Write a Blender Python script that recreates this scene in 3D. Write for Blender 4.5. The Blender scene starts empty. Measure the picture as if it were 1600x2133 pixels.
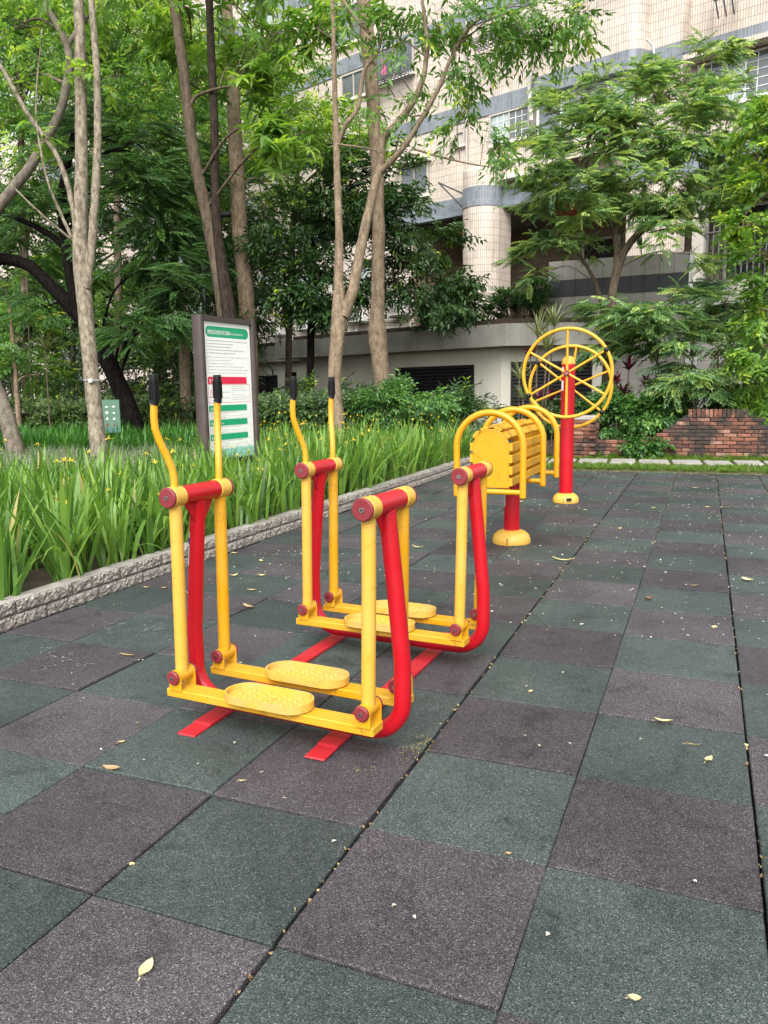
import bpy, math, random
import numpy as np
from mathutils import Vector, Matrix, Quaternion

random.seed(7)
rng = np.random.default_rng(11)
scene = bpy.context.scene
C = scene.collection
R_ = math.radians

# ------------------------------------------------------------------ camera
CAM = np.array([0.8235, -1.3294, 1.1990])
YAW, PITCH, ROLL, FPX = -0.389754, -0.156603, -0.015806, 1626.67
_f = np.array([math.sin(YAW) * math.cos(PITCH), math.cos(YAW) * math.cos(PITCH), math.sin(PITCH)])
_r0 = np.array([math.cos(YAW), -math.sin(YAW), 0.0])
_u0 = np.cross(_r0, _f)
_r = math.cos(ROLL) * _r0 + math.sin(ROLL) * _u0
_u = -math.sin(ROLL) * _r0 + math.cos(ROLL) * _u0
cam_d = bpy.data.cameras.new('camera')
cam = bpy.data.objects.new('camera', cam_d)
C.objects.link(cam)
cam.matrix_world = Matrix(((_r[0], _u[0], -_f[0], CAM[0]), (_r[1], _u[1], -_f[1], CAM[1]),
                           (_r[2], _u[2], -_f[2], CAM[2]), (0, 0, 0, 1)))
cam_d.sensor_fit = 'VERTICAL'
cam_d.sensor_height = 24.0
cam_d.lens = FPX / 2133.0 * 24.0
cam_d.clip_start = 0.05
cam_d.clip_end = 2000
scene.camera = cam

# ------------------------------------------------------------------ light: bright overcast
SUN_EL, SUN_AZ = R_(47), R_(166)      # azimuth measured from +Y towards +X
world = bpy.data.worlds.new('World')
scene.world = world
world.use_nodes = True
wn = world.node_tree.nodes
wl = world.node_tree.links
bg = wn['Background']
sky = wn.new('ShaderNodeTexSky')
sky.sky_type = 'NISHITA'
sky.sun_disc = False
sky.sun_elevation = SUN_EL
sky.sun_rotation = SUN_AZ
sky.air_density = 1.0
sky.dust_density = 4.0
sky.ozone_density = 1.0
hs = wn.new('ShaderNodeHueSaturation')
hs.inputs['Saturation'].default_value = 0.22
wl.new(sky.outputs[0], hs.inputs['Color'])
wl.new(hs.outputs[0], bg.inputs['Color'])
bg.inputs['Strength'].default_value = 0.15
sun_d = bpy.data.lights.new('sun', 'SUN')
sun_d.energy = 1.0
sun_d.angle = R_(45)
sun_d.color = (1.0, 0.98, 0.945)
sun = bpy.data.objects.new('sun', sun_d)
C.objects.link(sun)
_sd = Vector((math.sin(SUN_AZ) * math.cos(SUN_EL), math.cos(SUN_AZ) * math.cos(SUN_EL), math.sin(SUN_EL)))
sun.rotation_euler = _sd.to_track_quat('Z', 'Y').to_euler()
sun.location = (0, 0, 40)
vs = scene.view_settings
vs.view_transform = 'Standard'
vs.look = 'None'
vs.gamma = 1.0
vs.use_curve_mapping = False
vs.exposure = 1.33
scene.cycles.max_bounces = 6
scene.cycles.diffuse_bounces = 3
scene.cycles.glossy_bounces = 3
scene.cycles.transmission_bounces = 4
scene.cycles.caustics_reflective = False
scene.cycles.caustics_refractive = False
scene.cycles.use_denoising = True


# ------------------------------------------------------------------ helpers
def at(px, py, D):
    """point seen at a pixel of the photograph at the given depth in metres"""
    return CAM + D * (_f + _r * (px - 800) / FPX + _u * (1066.5 - py) / FPX)


def at_z(px, py, z):
    d = _f + _r * (px - 800) / FPX + _u * (1066.5 - py) / FPX
    return CAM + d * (z - CAM[2]) / d[2]


def nrm(v):
    v = np.asarray(v, float)
    return v / (np.linalg.norm(v) + 1e-12)


class MB:
    def __init__(self):
        self.v = []
        self.f = []

    def add(self, V, F):
        o = len(self.v)
        self.v.extend([tuple(map(float, p)) for p in V])
        self.f.extend([tuple(i + o for i in q) for q in F])
        return self

    def box(self, c, s, M=None):
        x, y, z = s[0] / 2, s[1] / 2, s[2] / 2
        V = [(-x, -y, -z), (x, -y, -z), (x, y, -z), (-x, y, -z), (-x, -y, z), (x, -y, z), (x, y, z), (-x, y, z)]
        if M is not None:
            V = [tuple(M @ Vector(p)) for p in V]
        V = [(p[0] + c[0], p[1] + c[1], p[2] + c[2]) for p in V]
        return self.add(V, [(0, 3, 2, 1), (4, 5, 6, 7), (0, 1, 5, 4), (1, 2, 6, 5), (2, 3, 7, 6), (3, 0, 4, 7)])

    def span(self, a, b):
        return self.box([(a[i] + b[i]) / 2 for i in range(3)], [abs(b[i] - a[i]) for i in range(3)])

    def cbox(self, c, s, b):
        """box with chamfered edges"""
        V = []
        for sx in (-1, 1):
            for sy in (-1, 1):
                for sz in (-1, 1):
                    x, y, z = s[0] / 2, s[1] / 2, s[2] / 2
                    V.append((sx * x, sy * (y - b), sz * (z - b)))
                    V.append((sx * (x - b), sy * y, sz * (z - b)))
                    V.append((sx * (x - b), sy * (y - b), sz * z))

        def I(sx, sy, sz, k):
            return (((sx > 0) * 4) + ((sy > 0) * 2) + (sz > 0)) * 3 + k
        F = []
        for s_ in (-1, 1):
            F.append([I(s_, -1, -1, 0), I(s_, 1, -1, 0), I(s_, 1, 1, 0), I(s_, -1, 1, 0)][::s_])
            F.append([I(-1, s_, -1, 1), I(-1, s_, 1, 1), I(1, s_, 1, 1), I(1, s_, -1, 1)][::s_])
            F.append([I(-1, -1, s_, 2), I(1, -1, s_, 2), I(1, 1, s_, 2), I(-1, 1, s_, 2)][::s_])
        for a in (-1, 1):
            for d in (-1, 1):
                w = a * d
                F.append([I(a, d, -1, 0), I(a, d, -1, 1), I(a, d, 1, 1), I(a, d, 1, 0)][::w])
                F.append([I(a, -1, d, 2), I(a, 1, d, 2), I(a, 1, d, 0), I(a, -1, d, 0)][::-w])
                F.append([I(-1, a, d, 1), I(1, a, d, 1), I(1, a, d, 2), I(-1, a, d, 2)][::-w])
        for sx in (-1, 1):
            for sy in (-1, 1):
                for sz in (-1, 1):
                    F.append([I(sx, sy, sz, 0), I(sx, sy, sz, 1), I(sx, sy, sz, 2)][::sx * sy * sz])
        return self.add([(p[0] + c[0], p[1] + c[1], p[2] + c[2]) for p in V], F)

    def tube(self, pts, rad, n=10, closed=False, cap=True):
        P = np.array(pts, float)
        m = len(P)
        if np.isscalar(rad):
            rad = [rad] * m
        T = np.zeros_like(P)
        for i in range(m):
            a = P[(i - 1) % m] if (closed or i > 0) else P[i]
            b = P[(i + 1) % m] if (closed or i < m - 1) else P[i]
            T[i] = nrm(b - a)
        ref = np.array([0, 0, 1.0]) if abs(T[0][2]) < .9 else np.array([1.0, 0, 0])
        nx = nrm(np.cross(ref, T[0]))
        V = []
        for i in range(m):
            nx = nrm(nx - T[i] * (nx @ T[i]))
            ny = np.cross(T[i], nx)
            for k in range(n):
                a = 2 * math.pi * k / n
                V.append(P[i] + rad[i] * (math.cos(a) * nx + math.sin(a) * ny))
        F = []
        for i in range(m if closed else m - 1):
            j = (i + 1) % m
            for k in range(n):
                l = (k + 1) % n
                F.append((i * n + k, i * n + l, j * n + l, j * n + k))
        if cap and not closed:
            F.append(tuple(range(n))[::-1])
            F.append(tuple((m - 1) * n + k for k in range(n)))
        return self.add(V, F)

    def cyl(self, a, b, r, n=20, bev=0.0):
        a = np.array(a, float)
        b = np.array(b, float)
        if bev:
            d = nrm(b - a)
            return self.tube([a, a + d * bev, b - d * bev, b], [r - bev, r, r, r - bev], n)
        return self.tube([a, b], r, n)

    def lathe(self, prof, n=24, c=(0, 0, 0)):
        V = []
        F = []
        for (r, z) in prof:
            for k in range(n):
                a = 2 * math.pi * k / n
                V.append((c[0] + r * math.cos(a), c[1] + r * math.sin(a), c[2] + z))
        for i in range(len(prof) - 1):
            for k in range(n):
                l = (k + 1) % n
                F.append((i * n + k, i * n + l, (i + 1) * n + l, (i + 1) * n + k))
        F.append(tuple(range(n))[::-1])
        F.append(tuple((len(prof) - 1) * n + k for k in range(n)))
        return self.add(V, F)

    def prism(self, poly, a, b, plane='xz'):
        """2d outline pulled from a to b along the missing axis"""
        n = len(poly)
        V = []
        for t in (a, b):
            for (p, q) in poly:
                V.append({'xz': (p, t, q), 'xy': (p, q, t), 'yz': (t, p, q)}[plane])
        F = [tuple(range(n))[::-1], tuple(range(n, 2 * n))]
        for i in range(n):
            j = (i + 1) % n
            F.append((i, j, n + j, n + i))
        return self.add(V, F)

    def build(self, name, mat, parent=None, smooth=None, loc=None, uvbox=False):
        me = bpy.data.meshes.new(name)
        me.from_pydata(self.v, [], self.f)
        me.update()
        if smooth is not None:
            me.polygons.foreach_set('use_smooth', [True] * len(me.polygons))
            try:
                me.set_sharp_from_angle(angle=R_(smooth))
            except Exception:
                pass
        if uvbox:
            uv = me.uv_layers.new(name='uv')
            for p in me.polygons:
                nn = p.normal
                for li in p.loop_indices:
                    co = me.vertices[me.loops[li].vertex_index].co
                    if abs(nn.z) > .7:
                        uv.data[li].uv = (co.x, co.y)
                    elif abs(nn.x) > abs(nn.y):
                        uv.data[li].uv = (co.y, co.z)
                    else:
                        uv.data[li].uv = (co.x, co.z)
        return link(name, me, mat, parent, loc)


def link(name, me, mat, parent=None, loc=None):
    o = bpy.data.objects.new(name, me)
    if mat is not None and len(me.materials) == 0:
        me.materials.append(mat)
    C.objects.link(o)
    if parent is not None:
        o.parent = parent
    if loc is not None:
        o.location = loc
    return o


def tag(o, label=None, cat=None, group=None, kind=None):
    if label:
        o['label'] = label
    if cat:
        o['category'] = cat
    if group:
        o['group'] = group
    if kind:
        o['kind'] = kind
    return o


def empty(name, loc=(0, 0, 0), rz=0.0):
    o = bpy.data.objects.new(name, None)
    o.empty_display_size = 0.1
    C.objects.link(o)
    o.location = tuple(float(t) for t in loc)
    o.rotation_euler = (0, 0, rz)
    return o


def np_mesh(name, V, F, tint=None, smooth=False):
    """V (n,3), F (m,k) int array of equal sized faces"""
    me = bpy.data.meshes.new(name)
    n, m, k = len(V), len(F), F.shape[1]
    me.vertices.add(n)
    me.vertices.foreach_set('co', np.ascontiguousarray(V, dtype=np.float32).ravel())
    me.loops.add(m * k)
    me.loops.foreach_set('vertex_index', np.ascontiguousarray(F, dtype=np.int32).ravel())
    me.polygons.add(m)
    me.polygons.foreach_set('loop_start', np.arange(0, m * k, k, dtype=np.int32))
    if smooth:
        me.polygons.foreach_set('use_smooth', np.ones(m, dtype=bool))
    if tint is not None:
        at_ = me.attributes.new('tint', 'FLOAT', 'FACE')
        at_.data.foreach_set('value', np.ascontiguousarray(tint, dtype=np.float32))
    me.update(calc_edges=True)
    return me


# ------------------------------------------------------------------ materials
def mat_base(name):
    m = bpy.data.materials.new(name)
    m.use_nodes = True
    nt = m.node_tree
    b = nt.nodes['Principled BSDF']
    return m, nt, b


def N(nt, t, **kw):
    n = nt.nodes.new(t)
    for k, v in kw.items():
        if k in n.inputs:
            n.inputs[k].default_value = v
        else:
            setattr(n, k, v)
    return n


def ramp(nt, stops, interp='LINEAR'):
    n = nt.nodes.new('ShaderNodeValToRGB')
    n.color_ramp.interpolation = interp
    e = n.color_ramp.elements
    while len(e) > 1:
        e.remove(e[-1])
    e[0].position = stops[0][0]
    e[0].color = (*stops[0][1], 1)
    for p, c in stops[1:]:
        q = e.new(p)
        q.color = (*c, 1)
    return n


def coords(nt, kind='Object', scale=None):
    tc = nt.nodes.new('ShaderNodeTexCoord')
    if scale is None:
        return tc.outputs[kind]
    mp = nt.nodes.new('ShaderNodeMapping')
    mp.inputs['Scale'].default_value = scale
    nt.links.new(tc.outputs[kind], mp.inputs['Vector'])
    return mp.outputs[0]


def bump(nt, b, height, strength=.3, dist=.01):
    n = nt.nodes.new('ShaderNodeBump')
    n.inputs['Strength'].default_value = strength
    n.inputs['Distance'].default_value = dist
    nt.links.new(height, n.inputs['Height'])
    nt.links.new(n.outputs[0], b.inputs['Normal'])
    return n


def mix(nt, fac, a, b, mode='MIX'):
    n = nt.nodes.new('ShaderNodeMix')
    n.data_type = 'RGBA'
    n.blend_type = mode
    for sock, val in ((n.inputs[0], fac), (n.inputs[6], a), (n.inputs[7], b)):
        if hasattr(val, 'node'):
            nt.links.new(val, sock)
        elif isinstance(val, (int, float)):
            sock.default_value = val
        else:
            sock.default_value = (*val, 1)
    return n.outputs[2]


def noise_mat(name, c1, c2, scale=8, rough=.7, bstr=.25, bdist=.01, detail=6, stretch=None, spec=.3, kind='Object', lo=.35, hi=.68, fine=None):
    m, nt, b = mat_base(name)
    co = coords(nt, kind, stretch)
    n = N(nt, 'ShaderNodeTexNoise', Scale=scale, Detail=detail, Roughness=.6)
    nt.links.new(co, n.inputs['Vector'])
    r = ramp(nt, [(lo, c1), (hi, c2)])
    nt.links.new(n.outputs[0], r.inputs[0])
    out = r.outputs[0]
    h = n.outputs[0]
    if fine:
        n2 = N(nt, 'ShaderNodeTexNoise', Scale=fine[0], Detail=3)
        nt.links.new(co, n2.inputs['Vector'])
        r2 = ramp(nt, [(.3, (1 - fine[1],) * 3), (.7, (1 + fine[1],) * 3)])
        nt.links.new(n2.outputs[0], r2.inputs[0])
        out = mix(nt, 1.0, out, r2.outputs[0], 'MULTIPLY')
        h = n2.outputs[0]
    nt.links.new(out, b.inputs['Base Color'])
    b.inputs['Roughness'].default_value = rough
    b.inputs['Specular IOR Level'].default_value = spec
    if bstr:
        bump(nt, b, h, bstr, bdist)
    return m


def paint(name, col, worn, rough=.32, wear=.5, dirt=(.05, .035, .02), dirt_amt=.5, spec=.5, grime=.6):
    """sprayed metal: large faded patches, scuffs and dark specks"""
    m, nt, b = mat_base(name)
    co = coords(nt)
    n = N(nt, 'ShaderNodeTexNoise', Scale=7, Detail=4, Roughness=.55)
    nt.links.new(co, n.inputs['Vector'])
    r = ramp(nt, [(.38, (0, 0, 0)), (.66, (1, 1, 1))])
    nt.links.new(n.outputs[0], r.inputs[0])
    mm = nt.nodes.new('ShaderNodeMath')
    mm.operation = 'MULTIPLY'
    mm.inputs[1].default_value = wear
    nt.links.new(r.outputs[0], mm.inputs[0])
    c = mix(nt, mm.outputs[0], col, worn)
    ng = N(nt, 'ShaderNodeTexNoise', Scale=16, Detail=8, Roughness=.72, Distortion=.8)
    nt.links.new(co, ng.inputs['Vector'])
    rg = ramp(nt, [(.28, (.52, .50, .46)), (.44, (1, 1, 1))])
    nt.links.new(ng.outputs[0], rg.inputs[0])
    gm = nt.nodes.new('ShaderNodeMath')
    gm.operation = 'MULTIPLY'
    gm.inputs[0].default_value = 1.0
    gm.inputs[1].default_value = grime
    c = mix(nt, gm.outputs[0], c, mix(nt, 1.0, c, rg.outputs[0], 'MULTIPLY'))
    n2 = N(nt, 'ShaderNodeTexNoise', Scale=90, Detail=3, Roughness=.7)
    nt.links.new(co, n2.inputs['Vector'])
    r2 = ramp(nt, [(.66, (0, 0, 0)), (.74, (1, 1, 1))])
    nt.links.new(n2.outputs[0], r2.inputs[0])
    m3 = nt.nodes.new('ShaderNodeMath')
    m3.operation = 'MULTIPLY'
    m3.inputs[1].default_value = dirt_amt
    nt.links.new(r2.outputs[0], m3.inputs[0])
    c = mix(nt, m3.outputs[0], c, dirt)
    nt.links.new(c, b.inputs['Base Color'])
    rr = nt.nodes.new('ShaderNodeMapRange')
    rr.inputs[3].default_value = rough - .08
    rr.inputs[4].default_value = rough + .2
    nt.links.new(n.outputs[0], rr.inputs[0])
    nt.links.new(rr.outputs[0], b.inputs['Roughness'])
    b.inputs['Specular IOR Level'].default_value = spec
    n4 = N(nt, 'ShaderNodeTexNoise', Scale=160, Detail=2)
    nt.links.new(co, n4.inputs['Vector'])
    bump(nt, b, n4.outputs[0], .06, .002)
    return m


def plain(name, col, rough=.6, metal=0.0, spec=.4, var=.12, scale=20):
    m, nt, b = mat_base(name)
    n = N(nt, 'ShaderNodeTexNoise', Scale=scale, Detail=4)
    nt.links.new(coords(nt), n.inputs['Vector'])
    r = ramp(nt, [(.3, tuple(max(0, c * (1 - var)) for c in col)), (.7, tuple(min(1, c * (1 + var)) for c in col))])
    nt.links.new(n.outputs[0], r.inputs[0])
    nt.links.new(r.outputs[0], b.inputs['Base Color'])
    b.inputs['Roughness'].default_value = rough
    b.inputs['Metallic'].default_value = metal
    b.inputs['Specular IOR Level'].default_value = spec
    return m


def leaf_mat(name, stops, trans=.35, rough=.42, spec=.4):
    m, nt, b = mat_base(name)
    a = nt.nodes.new('ShaderNodeAttribute')
    a.attribute_name = 'tint'
    r = ramp(nt, stops)
    nt.links.new(a.outputs['Fac'], r.inputs[0])
    nt.links.new(r.outputs[0], b.inputs['Base Color'])
    b.inputs['Roughness'].default_value = rough
    b.inputs['Specular IOR Level'].default_value = spec
    t = nt.nodes.new('ShaderNodeBsdfTranslucent')
    g = mix(nt, 1.0, r.outputs[0], (1.5, 1.55, .7), 'MULTIPLY')
    nt.links.new(g, t.inputs[0])
    ms = nt.nodes.new('ShaderNodeMixShader')
    ms.inputs[0].default_value = trans
    nt.links.new(b.outputs[0], ms.inputs[1])
    nt.links.new(t.outputs[0], ms.inputs[2])
    nt.links.new(ms.outputs[0], nt.nodes['Material Output'].inputs[0])
    return m


def rubber(name, base, dark, light):
    """pressed rubber crumb"""
    m, nt, b = mat_base(name)
    geo = nt.nodes.new('ShaderNodeNewGeometry')
    oi = nt.nodes.new('ShaderNodeObjectInfo')
    pos = geo.outputs['Position']
    v = N(nt, 'ShaderNodeTexVoronoi', Scale=400)
    nt.links.new(pos, v.inputs['Vector'])
    sep = nt.nodes.new('ShaderNodeSeparateColor')
    nt.links.new(v.outputs['Color'], sep.inputs[0])
    r = ramp(nt, [(0, dark), (.5, base), (.8, tuple((a + 2 * b_) / 3 for a, b_ in zip(light, base))), (.95, light), (1, tuple(min(1, c * 1.9) for c in light))])
    nt.links.new(sep.outputs[0], r.inputs[0])
    c = r.outputs[0]
    # faded and dirty patches
    n = N(nt, 'ShaderNodeTexNoise', Scale=1.7, Detail=5, Roughness=.6)
    nt.links.new(pos, n.inputs['Vector'])
    rw = ramp(nt, [(.3, (.72, .72, .73)), (.5, (1, 1, 1)), (.7, (1.3, 1.28, 1.26))])
    nt.links.new(n.outputs[0], rw.inputs[0])
    c = mix(nt, 1.0, c, rw.outputs[0], 'MULTIPLY')
    ro = ramp(nt, [(0, (.8, .8, .8)), (1, (1.2, 1.2, 1.2))])
    nt.links.new(oi.outputs['Random'], ro.inputs[0])
    c = mix(nt, 1.0, c, ro.outputs[0], 'MULTIPLY')
    # trodden dirt and scuffs with shapes of their own
    n5 = N(nt, 'ShaderNodeTexNoise', Scale=5.5, Detail=7, Roughness=.68, Distortion=.6)
    nt.links.new(pos, n5.inputs['Vector'])
    r5 = ramp(nt, [(.30, (.55, .55, .54)), (.46, (1, 1, 1)), (.60, (1, 1, 1)), (.74, (1.28, 1.27, 1.24))])
    nt.links.new(n5.outputs[0], r5.inputs[0])
    c = mix(nt, 1.0, c, r5.outputs[0], 'MULTIPLY')
    # pale bloom of dust
    n3 = N(nt, 'ShaderNodeTexNoise', Scale=26, Detail=6, Roughness=.7)
    nt.links.new(pos, n3.inputs['Vector'])
    r3 = ramp(nt, [(.5, (0, 0, 0)), (.75, (.12, .12, .12))])
    nt.links.new(n3.outputs[0], r3.inputs[0])
    c = mix(nt, r3.outputs[0], c, (.2, .2, .2))
    nt.links.new(c, b.inputs['Base Color'])
    b.inputs['Roughness'].default_value = .55
    b.inputs['Specular IOR Level'].default_value = .22
    bump(nt, b, v.outputs['Distance'], .55, .0035)
    return m


def tile_mat(name, face, grout, w=.0625, h=.205, horizontal=False, mort=.007, rough=.35, var=.16):
    """glazed facing tiles on a uv map laid out in metres"""
    m, nt, b = mat_base(name)
    uv = coords(nt, 'UV')
    bt = nt.nodes.new('ShaderNodeTexBrick')
    bt.offset = 0.5 if horizontal else 0.0
    bt.inputs['Scale'].default_value = 1.0
    bt.inputs['Brick Width'].default_value = w
    bt.inputs['Row Height'].default_value = h
    bt.inputs['Mortar Size'].default_value = mort
    bt.inputs['Mortar Smooth'].default_value = .15
    bt.inputs['Color1'].default_value = (*[c * (1 - var) for c in face], 1)
    bt.inputs['Color2'].default_value = (*[min(1, c * (1 + var)) for c in face], 1)
    bt.inputs['Mortar'].default_value = (*grout, 1)
    nt.links.new(uv, bt.inputs['Vector'])
    n = N(nt, 'ShaderNodeTexNoise', Scale=.9, Detail=6, Roughness=.65)
    nt.links.new(uv, n.inputs['Vector'])
    r = ramp(nt, [(.3, (.8, .79, .77)), (.6, (1.04, 1.03, 1.02))])
    nt.links.new(n.outputs[0], r.inputs[0])
    c = mix(nt, 1.0, bt.outputs[0], r.outputs[0], 'MULTIPLY')
    mp = nt.nodes.new('ShaderNodeMapping')
    mp.inputs['Scale'].default_value = (2.6, .16, 1)
    nt.links.new(uv, mp.inputs['Vector'])
    ns = N(nt, 'ShaderNodeTexNoise', Scale=1.6, Detail=7, Roughness=.7)
    nt.links.new(mp.outputs[0], ns.inputs['Vector'])
    rs = ramp(nt, [(.30, (.62, .60, .56)), (.48, (1, 1, 1))])
    nt.links.new(ns.outputs[0], rs.inputs[0])
    c = mix(nt, .75, c, mix(nt, 1.0, c, rs.outputs[0], 'MULTIPLY'))
    nt.links.new(c, b.inputs['Base Color'])
    b.inputs['Roughness'].default_value = rough
    inv = nt.nodes.new('ShaderNodeMath')
    inv.operation = 'SUBTRACT'
    inv.inputs[0].default_value = 1
    nt.links.new(bt.outputs['Fac'], inv.inputs[1])
    bump(nt, b, inv.outputs[0], .5, .006)
    return m


M = {}
M['yellow'] = paint('yellow_paint', (.58, .285, .006), (.58, .34, .04), wear=.6, dirt_amt=.3)
M['yellow_beam'] = paint('grimy_yellow_paint', (.58, .285, .006), (.54, .32, .04), wear=.7, dirt_amt=.7, grime=1.0, rough=.4)
M['yellow_plate'] = paint('worn_plate_paint', (.58, .35, .05), (.46, .32, .11), wear=.9, dirt_amt=.8, grime=1.0, rough=.5)
M['yellow_deep'] = paint('deep_yellow_paint', (.58, .26, .004), (.57, .275, .01), wear=.5, dirt_amt=.1)
M['yellow_pale'] = paint('faded_yellow_paint', (.58, .33, .04), (.55, .36, .085), wear=.6, dirt_amt=.35, rough=.42)
M['red'] = paint('red_paint', (.41, .0035, .010), (.42, .008, .019), wear=.5, dirt_amt=.08, rough=.3, spec=.4)
M['red_strip'] = paint('red_strip_paint', (.42, .009, .017), (.42, .03, .042), wear=.6, dirt=(.05, .03, .03), dirt_amt=.5, rough=.4)
M['cap'] = paint('dull_red_plastic', (.17, .012, .018), (.20, .03, .036), wear=.7, dirt_amt=.1, rough=.5)
M['grip'] = plain('black_rubber', (.004, .004, .0045), .42, spec=.3, var=.3)
M['steel'] = plain('steel', (.55, .55, .54), .3, 1.0)
M['black'] = plain('black_plastic', (.01, .01, .011), .4)
M['sticker'] = plain('sticker_grey', (.42, .43, .42), .4)
M['sticker_blue'] = plain('sticker_blue', (.03, .06, .25), .4)
M['sticker_white'] = plain('sticker_white', (.75, .75, .74), .4)
M['rub_green'] = rubber('green_rubber_crumb', (.041, .057, .052), (.012, .019, .017), (.092, .106, .102))
M['rub_purple'] = rubber('purple_rubber_crumb', (.052, .0465, .051), (.017, .015, .0165), (.116, .108, .114))
M['ground'] = noise_mat('soil', (.035, .026, .018), (.085, .065, .045), 5, .95, .6, .03)
M['base'] = noise_mat('dark_joint_filler', (.012, .011, .010), (.03, .027, .022), 20, .95, .4, .01)
M['kerb'] = noise_mat('rough_grey_block', (.15, .132, .115), (.41, .37, .325), 60, .85, 1.0, .02, 8, lo=.38, hi=.62)
M['kerb_top'] = noise_mat('worn_block_top', (.25, .228, .203), (.38, .35, .315), 12, .85, .25, .006, fine=(150, .2))
M['mortar'] = noise_mat('mortar', (.05, .046, .042), (.12, .112, .10), 30, .95, .4, .006)
M['mortar_dark'] = noise_mat('sooty_mortar', (.012, .011, .010), (.05, .045, .04), 25, .95, .4, .006)
M['slab'] = noise_mat('pale_paving_stone', (.24, .222, .205), (.36, .335, .31), 9, .8, .3, .008, fine=(90, .15))
M['concrete'] = noise_mat('weathered_concrete', (.22, .213, .19), (.37, .357, .32), 1.6, .85, .15, .006, 9, stretch=(1, 1, .45), fine=(60, .07))
M['concrete_wall'] = noise_mat('painted_concrete', (.56, .54, .45), (.68, .655, .56), 1.3, .8, .1, .004, 9, stretch=(1, 1, .4))
M['granite'] = noise_mat('grey_granite_panel', (.30, .28, .255), (.40, .375, .345), 2.2, .55, .05, .003, 6, fine=(140, .14))
M['granite_dark'] = noise_mat('charcoal_granite', (.035, .037, .042), (.06, .062, .07), 3, .4, .05, .003, 6, fine=(140, .15))
M['black_louvre'] = plain('black_louvre', (.006, .006, .007), .5)
M['tile'] = tile_mat('cream_wall_tile', (.57, .50, .43), (.27, .22, .187), var=.10)
M['tile_low'] = tile_mat('pale_wall_tile', (.54, .48, .42), (.30, .25, .215), w=.6, h=.26, mort=.008)
M['tile_grey'] = tile_mat('slate_wall_tile', (.17, .20, .235), (.24, .26, .28), w=.24, h=.072, horizontal=False, mort=.006)
M['tile_greyv'] = tile_mat('slate_upright_tile', (.165, .19, .22), (.25, .265, .28), w=.078, h=.225, mort=.006)
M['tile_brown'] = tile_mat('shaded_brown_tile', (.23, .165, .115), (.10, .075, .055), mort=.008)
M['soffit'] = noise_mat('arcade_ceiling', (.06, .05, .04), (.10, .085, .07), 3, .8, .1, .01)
M['beam_red'] = plain('orange_red_beam', (.26, .045, .02), .6)
M['frame'] = plain('window_frame', (.40, .37, .33), .5)
M['frame_white'] = plain('white_frame', (.72, .72, .70), .45)
M['glass'] = plain('window_glass', (.10, .115, .12), .06, spec=.8, var=.3, scale=.7)
M['glass_pale'] = plain('frosted_glass', (.33, .39, .38), .12, spec=.6, var=.15, scale=1.5)
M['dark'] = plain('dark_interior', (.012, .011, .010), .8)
M['metal'] = plain('grey_metal', (.12, .125, .13), .5, .4)
M['pipe'] = plain('pale_pipe', (.55, .53, .49), .5)
M['ac'] = plain('ac_white', (.55, .54, .51), .5)
M['sign_brown'] = paint('brown_coated_aluminium', (.050, .036, .032), (.075, .056, .050), wear=.6, dirt_amt=.05, rough=.4)
M['print_white'] = plain('sign_sheet', (.80, .81, .76), .35, var=.03)
M['print_green'] = plain('sign_green', (.012, .33, .15), .35, var=.03)
M['print_red'] = plain('sign_red', (.68, .02, .065), .35, var=.03)
M['print_ink'] = plain('sign_ink', (.34, .34, .32), .5, var=.03)
M['print_teal'] = plain('sign_teal', (.28, .55, .52), .35, var=.06)
M['poster'] = plain('poster_green', (.085, .17, .115), .5, var=.1)
M['poster_teal'] = plain('poster_teal', (.06, .15, .14), .5)
M['wire'] = plain('cable_grey', (.35, .35, .34), .5)
M['pink'] = plain('pink_cloth', (.75, .16, .32), .8)
M['bark_pale'] = noise_mat('pale_bark', (.095, .076, .052), (.32, .275, .205), 14, .9, .7, .014, 9, stretch=(1.6, 1.6, .7), fine=(70, .3))
M['bark_grey'] = noise_mat('grey_brown_bark', (.075, .062, .046), (.19, .162, .125), 9, .92, .6, .014, 8, stretch=(1.6, 1.6, .7), fine=(60, .35))
M['bark_tan'] = noise_mat('tan_bark', (.115, .084, .053), (.25, .188, .126), 11, .9, .6, .015, 8, stretch=(1.6, 1.6, .6), fine=(55, .4))
M['bark_brown'] = noise_mat('brown_bark', (.048, .036, .024), (.13, .098, .066), 10, .92, .7, .018, 8, stretch=(2, 2, .5), fine=(50, .4))
M['bark_dark'] = noise_mat('dark_wet_bark', (.003, .0026, .0024), (.012, .010, .0085), 10, .95, .8, .02, 8, stretch=(2, 2, .5), spec=.05)
M['bark_umber'] = noise_mat('umber_bark', (.016, .012, .009), (.05, .037, .028), 10, .92, .7, .018, 8, stretch=(2, 2, .5), fine=(50, .4), spec=.1)
M['twig'] = noise_mat('twig_bark', (.07, .052, .036), (.14, .105, .075), 20, .9, .2, .005)
G = lambda *s: [(p, c) for p, c in s]
M['lf_pinn'] = leaf_mat('feathery_leaf', G((0, (0.052, 0.110, 0.055)), (.55, (0.131, 0.242, 0.103)), (.85, (0.261, 0.395, 0.137)), (1, (0.470, 0.556, 0.160))), .38, .3, .55)
M['lf_dark'] = leaf_mat('dark_feathery_leaf', G((0, (0.032, 0.076, 0.027)), (.6, (0.074, 0.162, 0.048)), (1, (0.171, 0.315, 0.083))), .32)
M['lf_ever'] = leaf_mat('evergreen_leaf', G((0, (0.020, 0.050, 0.015)), (.6, (0.044, 0.104, 0.029)), (.93, (0.102, 0.187, 0.038)), (1, (0.347, 0.464, 0.036))), .22, .35)
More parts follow.
